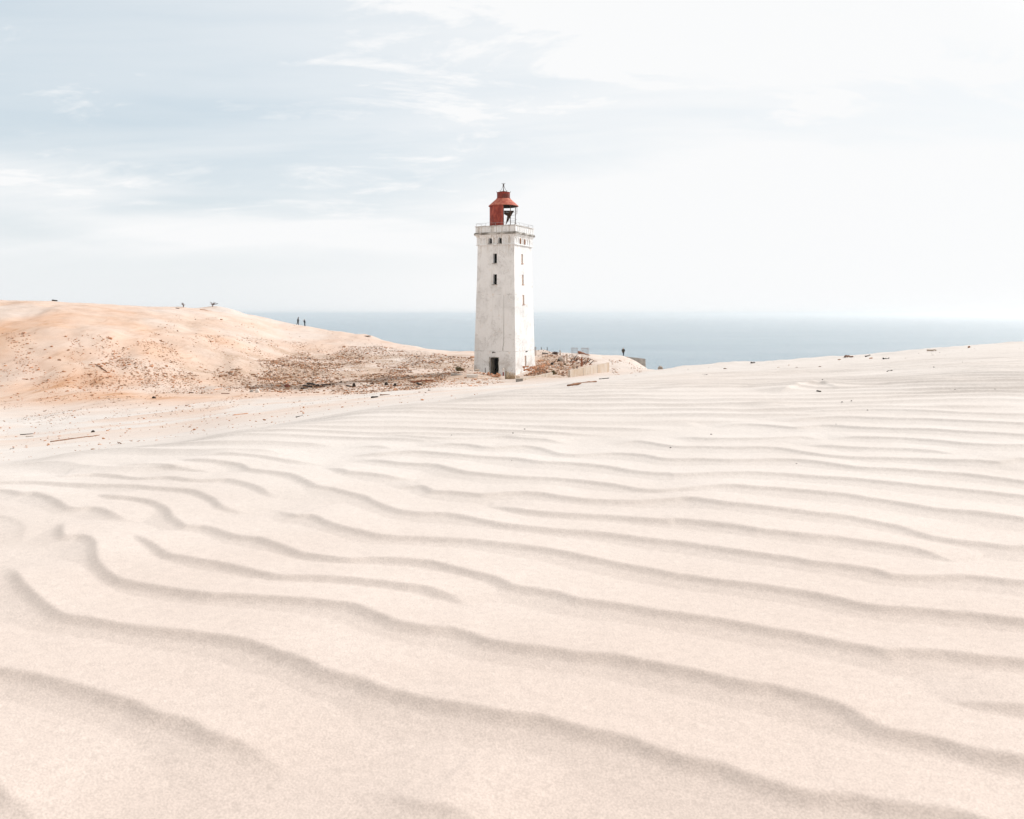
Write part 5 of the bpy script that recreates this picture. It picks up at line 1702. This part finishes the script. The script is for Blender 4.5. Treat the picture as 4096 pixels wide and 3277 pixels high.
P = poly_sample(rr, [(2145, 1440), (2200, 1450), (2190, 1480), (2090, 1508), (2143, 1475)], 600)
SETS.append((hits(P), 0.17, 1.8, 'orange'))
P = poly_sample(rr, [(2400, 1425), (2560, 1440), (2600, 1475), (2560, 1490), (2450, 1500), (2445, 1455)], 750)
SETS.append((hits(clustered(rr, P, 0.02, 0.0, 6, 1, 3)), 0.15, 2.4, 'brown'))
P = poly_sample(rr, [(1700, 1520), (1860, 1518), (2020, 1526), (2020, 1534), (1900, 1548), (1740, 1558)], 520)
SETS.append((hits(P), 0.17, 2.4, 'orange'))
P = poly_sample(rr, [(950, 1262), (1190, 1300), (1440, 1330), (1640, 1392), (1450, 1385), (1200, 1370), (900, 1345), (560, 1380), (650, 1260)], 520)
SETS.append((hits(clustered(rr, P, 0.012, 0.15, 7, 1, 2.5)), 0.17, 2.4, 'brown'))
P = poly_sample(rr, [(0, 1690), (500, 1680), (1000, 1632), (1700, 1590), (2080, 1560), (1900, 1610), (1200, 1700), (600, 1790), (0, 1850)], 620)
SETS.append((hits(P), 0.15, 2.2, 'orange'))
P = poly_sample(rr, [(2440, 1505), (2700, 1484), (3300, 1430), (3900, 1395), (4096, 1376), (4096, 1450), (3500, 1475), (2700, 1510), (2100, 1560)], 240)
SETS.append((hits(P), 0.09, 2.0, 'dark'))

BOX = np.array([[-1, -1, -1], [1, -1, -1], [1, 1, -1], [-1, 1, -1], [-1, -1, 1], [1, -1, 1], [1, 1, 1], [-1, 1, 1]], float) * 0.5
BF = np.array([[0, 3, 2, 1], [4, 5, 6, 7], [0, 1, 5, 4], [1, 2, 6, 5], [2, 3, 7, 6], [3, 0, 4, 7]])
V, MI, KEEP = [], [], []
mats = [m_chunk, m_orange, m_rubble_dk, m_conc]
for pts, size, elong, kind in SETS:
    n = len(pts)
    L = 0.60 * size * np.exp(rr.normal(0, 0.42, n)) * np.clip(pts[:, 1] / 75, 0.03, 1.3)
    wdt = L / elong * rr.uniform(0.6, 1.3, n)
    hgt = L * rr.uniform(0.18, 0.5, n)
    yaw = rr.normal(0.1, 0.55, n)
    tilt = rr.normal(0, 0.22, n)
    b8 = BOX[None] * np.stack([L, wdt, hgt], 1)[:, None, :] * rr.uniform(0.6, 1.2, (n, 8, 3))
    cy_, sy_ = np.cos(yaw)[:, None], np.sin(yaw)[:, None]
    ct_, st_ = np.cos(tilt)[:, None], np.sin(tilt)[:, None]
    x, y, z = b8[..., 0], b8[..., 1], b8[..., 2]
    x, z = x * ct_ - z * st_, x * st_ + z * ct_
    x, y = x * cy_ - y * sy_, x * sy_ + y * cy_
    w = np.stack([x, y, z], -1) + pts[:, None, :] + np.array([0, 0, 1]) * (hgt * 0.28)[:, None, None]
    pr = {'mix': [.58, .20, .18, .04], 'brown': [.62, .32, .05, .01], 'orange': [.22, .77, .0, .01], 'dark': [.30, .1, .6, 0]}[kind]
    mi = rr.choice(4, n, p=pr)
    V.append(w)
    MI.append(mi)
V = np.concatenate(V)
MI = np.concatenate(MI)
n = len(V)
me = bpy.data.meshes.new("rubble")
me.vertices.add(n * 8)
me.vertices.foreach_set("co", V.reshape(-1).astype(np.float32))
fq = (np.arange(n)[:, None, None] * 8 + BF[None]).reshape(-1, 4).astype(np.int32)
me.loops.add(fq.size)
me.loops.foreach_set("vertex_index", fq.ravel())
me.polygons.add(len(fq))
me.polygons.foreach_set("loop_start", np.arange(0, fq.size, 4, dtype=np.int32))
me.polygons.foreach_set("loop_total", np.full(len(fq), 4, np.int32))
me.polygons.foreach_set("material_index", np.repeat(MI, 6).astype(np.int32))
for m_ in mats:
    me.materials.append(m_)
me.update()
o = bpy.data.objects.new("rubble", me)
col.objects.link(o)
tag(o, "countless small brown brick and wood crumbs strewn over the sand", "rubble", kind='stuff')

# larger pieces one can pick out: individual things sharing a few meshes
random.seed(77)
PIECE = []
for i in range(6):
    me = bpy.data.meshes.new("brick_fragment")
    bm = rock_mesh(0.5, 0.28, 0.22, 200 + i, 1, 0.35)
    bm.to_mesh(me)
    bm.free()
    PIECE.append(me)
PM = []
for m_ in (m_chunk, m_orange, m_rubble_dk):
    row = []
    for me in PIECE:
        q = me.copy()
        q.materials.append(m_)
        row.append(q)
    PM.append(row)


def pieces(name, n, poly, label, cat, group, smin, smax, wts, near=False):
    P_ = poly_sample(rr, poly, n)
    for x, y, z in hits(P_):
        o = bpy.data.objects.new(name, random.choice(random.choices(PM, wts)[0]))
        col.objects.link(o)
        s = random.uniform(smin, smax)
        s *= min(1.3, max(0.02, y / 75))
        o.location = (x, y, z + s * 0.06)
        o.scale = (s, s * random.uniform(.7, 1.1), s * random.uniform(.6, 1.2))
        o.rotation_euler = (random.uniform(-.2, .2), random.uniform(-.2, .2), random.uniform(-.8, .8))
        tag(o, label, cat, group)


pieces("brick_fragment", 90, [(950, 1490), (1300, 1410), (1860, 1430), (1880, 1500), (1700, 1555), (1300, 1575), (1000, 1560)],
       "larger brown brick fragment in the dense debris left of the lighthouse", "brick fragment", "brick fragments left of the lighthouse", .22, .42, (5, 2, 4))
pieces("brick_fragment", 50, [(2150, 1415), (2280, 1425), (2370, 1445), (2281, 1480), (2270, 1505), (2150, 1490)],
       "larger brown fragment in the debris between the lighthouse and the long wall", "brick fragment", "brick fragments right of the lighthouse", .22, .42, (5, 3, 4))
pieces("sand_clod", 34, [(20, 1380), (420, 1390), (600, 1420), (600, 1540), (250, 1500)],
       "orange clod on the face of the ochre dune at the left", "clod", "clods on the ochre dune", .25, .5, (2, 6, 0))
pieces("driftwood_bit", 15, [(2700, 1492), (3300, 1434), (3960, 1396), (4090, 1385), (4090, 1440), (3500, 1470), (2700, 1510)],
       "small dark bit of driftwood on the pale sand below the right skyline", "driftwood", "dark bits on the right dune rim", .22, .5, (2, 1, 6), True)
pieces("sand_clod", 34, [(0, 1760), (700, 1700), (1250, 1640), (1900, 1575), (2080, 1565), (1900, 1610), (1200, 1700), (0, 1850)],
       "small orange clod on the pale sand in front of the hollow", "clod", "clods on the pale sand", .22, .5, (1, 8, 0))


# ================================================================== PEOPLE
def skin_obj(name, joints, edges, mat, parent=None, sub=2):
    me = bpy.data.meshes.new(name)
    me.from_pydata([j[0] for j in joints], edges, [])
    o = bpy.data.objects.new(name, me)
    col.objects.link(o)
    sk = o.modifiers.new("s", 'SKIN')
    sk.use_smooth_shade = True
    for i, j in enumerate(joints):
        r_ = j[1]
        me.skin_vertices[0].data[i].radius = (r_, r_) if not isinstance(r_, tuple) else r_
        me.skin_vertices[0].data[i].use_root = (i == 0)
    sb = o.modifiers.new("d", 'SUBSURF')
    sb.levels = sub
    sb.render_levels = sub
    bpy.context.view_layer.update()
    baked(o)
    o.data.materials.clear()
    o.data.materials.append(mat)
    for p in o.data.polygons:
        p.use_smooth = True
    if parent:
        o.parent = parent
    return o


m_skin = simple_mat("skin", (0.50, 0.32, 0.25), (0.55, 0.37, 0.29), 5, 0.6, 0)
m_black = simple_mat("black_cloth", (0.010, 0.010, 0.011), (0.022, 0.021, 0.022), 6, 0.9, 0)
m_navy = simple_mat("navy_cloth", (0.012, 0.017, 0.026), (0.026, 0.032, 0.044), 6, 0.9, 0)
m_olive = simple_mat("dark_olive_coat", (0.022, 0.019, 0.014), (0.05, 0.042, 0.03), 6, 0.9, 0)
m_jean = simple_mat("blue_jeans", (0.03, 0.055, 0.085), (0.055, 0.085, 0.12), 6, 0.9, 0)
m_hair = simple_mat("dark_hair", (0.012, 0.009, 0.008), (0.03, 0.022, 0.018), 8, 0.6, 0)
m_scarf = simple_mat("pale_scarf", (0.52, 0.46, 0.40), (0.62, 0.56, 0.50), 8, 0.9, 0)


def person(label, loc, rz, H, J, coat, trousers, hair, extra=None, long_hair=False, hood=False):
    """J: dict of joint positions in units of body height, x forward, y left, z up"""
    s = H
    root_j = ['pelvis', 'waist', 'chest', 'neck', 'head', 'crown']
    names, pts, edges = [], [], []

    def add(nm, r_):
        names.append(nm)
        p = J[nm]
        pts.append(((p[0] * s, p[1] * s, p[2] * s), r_ * s))
        return len(pts) - 1
    rad = {'pelvis': .088, 'waist': .072, 'chest': .085, 'neck': .032, 'head': .058, 'crown': .040}
    ids = [add(nm, rad[nm]) for nm in root_j]
    edges += list(zip(ids[:-1], ids[1:]))
    for sd_ in 'LR':
        a0 = add('sh' + sd_, .042)
        a1 = add('el' + sd_, .030)
        a2 = add('wr' + sd_, .020)
        a3 = add('ha' + sd_, .016)
        edges += [(2, a0), (a0, a1), (a1, a2), (a2, a3)]
        l0 = add('hip' + sd_, .062)
        l1 = add('kn' + sd_, .043)
        l2 = add('an' + sd_, .028)
        l3 = add('to' + sd_, .022)
        edges += [(0, l0), (l0, l1), (l1, l2), (l2, l3)]
    body = skin_obj("person", pts, edges, m_skin)
    body.location = loc
    body.rotation_euler = (0, 0, rz)
    tag(body, label, "person")
    # nose and ears belong to the head: small child-free bumps are left to the hair outline at this size
    q = dict((n_, p) for n_, p in zip(names, pts))
    g = 1.16
    # coat: torso, sleeves and hem
    cj, ce = [], []

    def ca(nm, r_, dz_=0.0):
        p = q[nm][0]
        cj.append(((p[0], p[1], p[2] + dz_ * s), r_ * s))
        return len(cj) - 1
    a = ca('pelvis', .112, 0.0)
    b_ = ca('waist', .100)
    c_ = ca('chest', .108)
    d_ = ca('neck', .046, -0.01)
    hm = ca('pelvis', .120, -0.075)
    ce += [(a, b_), (b_, c_), (c_, d_), (a, hm)]
    for sd_ in 'LR':
        e0 = ca('sh' + sd_, .054)
        e1 = ca('el' + sd_, .042)
        e2 = ca('wr' + sd_, .031)
        ce += [(c_, e0), (e0, e1), (e1, e2)]
    skin_obj("coat", cj, ce, coat, body)
    tj, te = [], []
    for sd_ in 'LR':
        i0 = len(tj)
        for nm, r_ in (('hip', .070), ('kn', .052), ('an', .040)):
            tj.append((q[nm + sd_][0], r_ * s))
        te += [(i0, i0 + 1), (i0 + 1, i0 + 2)]
    tj.append((q['pelvis'][0], .085 * s))
    te += [(len(tj) - 1, 0), (len(tj) - 1, 3)]
    skin_obj("trousers", tj, te, trousers, body)
    for sd_ in 'LR':
        an, to = Vector(q['an' + sd_][0]), Vector(q['to' + sd_][0])
        skin_obj("shoe", [(tuple(an + Vector((-0.02 * s, 0, -0.012 * s))), .036 * s), (tuple((an + to) / 2), .033 * s), (tuple(to), .026 * s)], [(0, 1), (1, 2)], m_black, body, 1)
    hd, cr = Vector(q['head'][0]), Vector(q['crown'][0])
    up = (cr - hd).normalized()
    hj = [(tuple(hd + up * 0.03 * s + Vector((-0.022 * s, 0, 0))), .058 * s), (tuple(cr + Vector((-0.008 * s, 0, 0))), .052 * s)]
    hed = [(0, 1)]
    if long_hair:
        hj.append((tuple(hd + Vector((-0.045 * s, 0, -0.05 * s))), .050 * s))
        hj.append((tuple(hd + Vector((-0.055 * s, 0, -0.12 * s))), .040 * s))
        hed += [(0, 2), (2, 3)]
    skin_obj("hair", hj, hed, hair, body, 2)
    # face: nose and eyes
    fx = hd + Vector((0.058 * s, 0, 0.0))
    bm = bmesh.new()
    bm_tube(bm, [fx + Vector((-0.012 * s, 0, 0.018 * s)), fx + Vector((0.012 * s, 0, -0.008 * s)), fx + Vector((-0.005 * s, 0, -0.014 * s))], [0.006 * s, 0.009 * s, 0.007 * s], 6)
    from_bm("nose", bm, m_skin, body)
    for sy in (-1, 1):
        bm = bmesh.new()
        bmesh.ops.create_uvsphere(bm, u_segments=8, v_segments=6, radius=0.007 * s)
        bmesh.ops.translate(bm, verts=bm.verts[:], vec=fx + Vector((-0.008 * s, sy * 0.02 * s, 0.016 * s)))
        from_bm("eye", bm, m_hair, body)
    # five fingers on each visible hand
    for sd_ in 'LR':
        wr, ha = Vector(q['wr' + sd_][0]), Vector(q['ha' + sd_][0])
        dv = (ha - wr).normalized()
        sv = dv.cross(Vector((0, 0, 1)))
        sv = (sv if sv.length > .1 else Vector((0, 1, 0))).normalized()
        bm = bmesh.new()
        for k in range(4):
            b0 = ha + sv * (k - 1.5) * 0.010 * s
            ln = (0.036, 0.042, 0.040, 0.031)[k] * s
            bm_tube(bm, [b0, b0 + dv * ln * .55, b0 + dv * ln * .9 + Vector((0, 0, -0.010 * s))], [.0055 * s, .005 * s, .004 * s], 6)
        b0 = wr + dv * 0.02 * s + sv * 0.016 * s
        bm_tube(bm, [b0, b0 + (dv + sv).normalized() * 0.028 * s, b0 + (dv * 1.6 + sv * .6).normalized() * 0.045 * s], [.006 * s, .0055 * s, .004 * s], 6)
        from_bm("fingers", bm, m_skin, body)
    if extra:
        extra(body, q, s)
    return body


def pose(**kw):
    J = dict(pelvis=(0, 0, .53), waist=(0, 0, .62), chest=(0, 0, .74), neck=(0, 0, .845), head=(.008, 0, .905), crown=(.0, 0, .955),
             shL=(0, .105, .80), shR=(0, -.105, .80), elL=(-.01, .135, .63), elR=(-.01, -.135, .63), wrL=(.03, .13, .49), wrR=(.03, -.13, .49), haL=(.04, .13, .45), haR=(.04, -.13, .45),
             hipL=(0, .05, .50), hipR=(0, -.05, .50), knL=(.02, .055, .28), knR=(.02, -.055, .28), anL=(0, .055, .045), anR=(0, -.055, .045), toL=(.075, .06, .022), toR=(.075, -.06, .022))
    J.update(kw)
    return J


def stand_at(px, py, Y):
    p = on_ground(px, Y)
    return p


# walker on the dune brow heading right, long hair and bulky black coat
Y1 = 182.0
person("person in a bulky black coat with long dark hair walking along the dune brow", stand_at(1192, 1301, Y1), R(10), 1.78,
       pose(pelvis=(0, 0, .52), waist=(.0, 0, .62), chest=(.01, 0, .74), neck=(.035, 0, .84), head=(.065, 0, .895), crown=(.065, 0, .945),
            knL=(-.06, .055, .29), anL=(-.17, .055, .08), toL=(-.115, .06, .03), knR=(.05, -.055, .28), anR=(.05, -.055, .045), toR=(.12, -.06, .022),
            elL=(-.09, .14, .64), wrL=(-.02, .13, .52), haL=(.02, .12, .50), elR=(.08, -.14, .63), wrR=(.12, -.13, .52), haR=(.15, -.12, .50)),
       m_black, m_black, m_hair, long_hair=True)


bpy.context.view_layer.update()
# second figure faces the first, one arm raised with a phone
person("person in dark navy clothes raising an arm towards the walker on the dune brow", stand_at(1218, 1304, Y1), R(188), 1.62,
       pose(chest=(-.01, 0, .74), neck=(-.0, 0, .845), head=(.02, 0, .90), crown=(.02, 0, .95), waist=(-.02, 0, .62), pelvis=(-.035, 0, .52), hipL=(-.035, .05, .5), hipR=(-.035, -.05, .5),
            elR=(.13, -.12, .66), wrR=(.20, -.10, .74), haR=(.235, -.09, .775), elL=(.04, .13, .66), wrL=(.12, .08, .70), haL=(.15, .05, .73),
            knL=(-.06, .055, .28), anL=(-.12, .055, .05), toL=(-.05, .06, .024), knR=(.0, -.055, .28), anR=(.0, -.055, .045), toR=(.07, -.06, .022)),
       m_navy, m_navy, m_hair, extra=None)


def walker_extra(body, q, s):
    # wind-blown coat tail to the left and a pale scarf
    pv = Vector(q['pelvis'][0])
    bm = bmesh.new()
    poly = [(-0.02, 0.02), (-0.30, -0.06), (-0.22, -0.12), (-0.05, -0.24), (0.12, -0.26), (0.16, -0.05)]
    bm_prism(bm, [(x * s * 0.62, z * s * 0.62) for x, z in poly], pv + Vector((-0.06 * s, 0, 0.03 * s)), (0, 1, 0), (0, 0, 1), (1, 0, 0), -0.02, 0.02)
    from_bm("coat_tail", bm, m_olive, body)
    nk = Vector(q['neck'][0])
    skin_obj("scarf", [(tuple(nk + Vector((.03 * s, .045 * s, .0))), .026 * s), (tuple(nk + Vector((.045 * s, 0, -.01 * s))), .03 * s), (tuple(nk + Vector((.03 * s, -.045 * s, -.005 * s))), .026 * s), (tuple(nk + Vector((.055 * s, -.05 * s, -.06 * s))), .022 * s)],
             [(0, 1), (1, 2), (2, 3)], m_scarf, body)


# lone walker beyond the wall coming towards the camera
person("lone person in a dark flapping coat and blue jeans walking near the cliff edge", stand_at(2493.5, 1427, 164.0), R(-92), 1.80,
       pose(elL=(-.02, .165, .64), wrL=(.05, .11, .54), haL=(.06, .09, .52), elR=(-.02, -.165, .64), wrR=(.05, -.11, .54), haR=(.06, -.09, .52),
            knL=(.03, .025, .28), anL=(-.04, .02, .05), toL=(.03, .02, .025), knR=(.05, -.02, .285), anR=(.09, -.012, .045), toR=(.16, -.012, .025), hipL=(0, .04, .5), hipR=(0, -.04, .5)),
       m_olive, m_jean, m_hair, extra=walker_extra)

# ------------------------------------------------------------------ sea haze
bm = bmesh.new()
bm_box(bm, (0, 47000, -32.5), (400000, 100000, 101))
mh = bpy.data.materials.new("haze_air")
mh.use_nodes = True
t = NT(mh.node_tree)
pv = t.n('ShaderNodeVolumePrincipled')
pv.inputs['Color'].default_value = (0.97, 0.99, 1.0, 1)
pv.inputs['Density'].default_value = 1.15e-4
pv.inputs['Anisotropy'].default_value = 0.8
t.l(pv.outputs[0], t.n('ShaderNodeOutputMaterial').inputs['Volume'])
o = from_bm("haze", bm, mh)
tag(o, "pale sea haze thickening towards the horizon", "haze", kind='stuff')
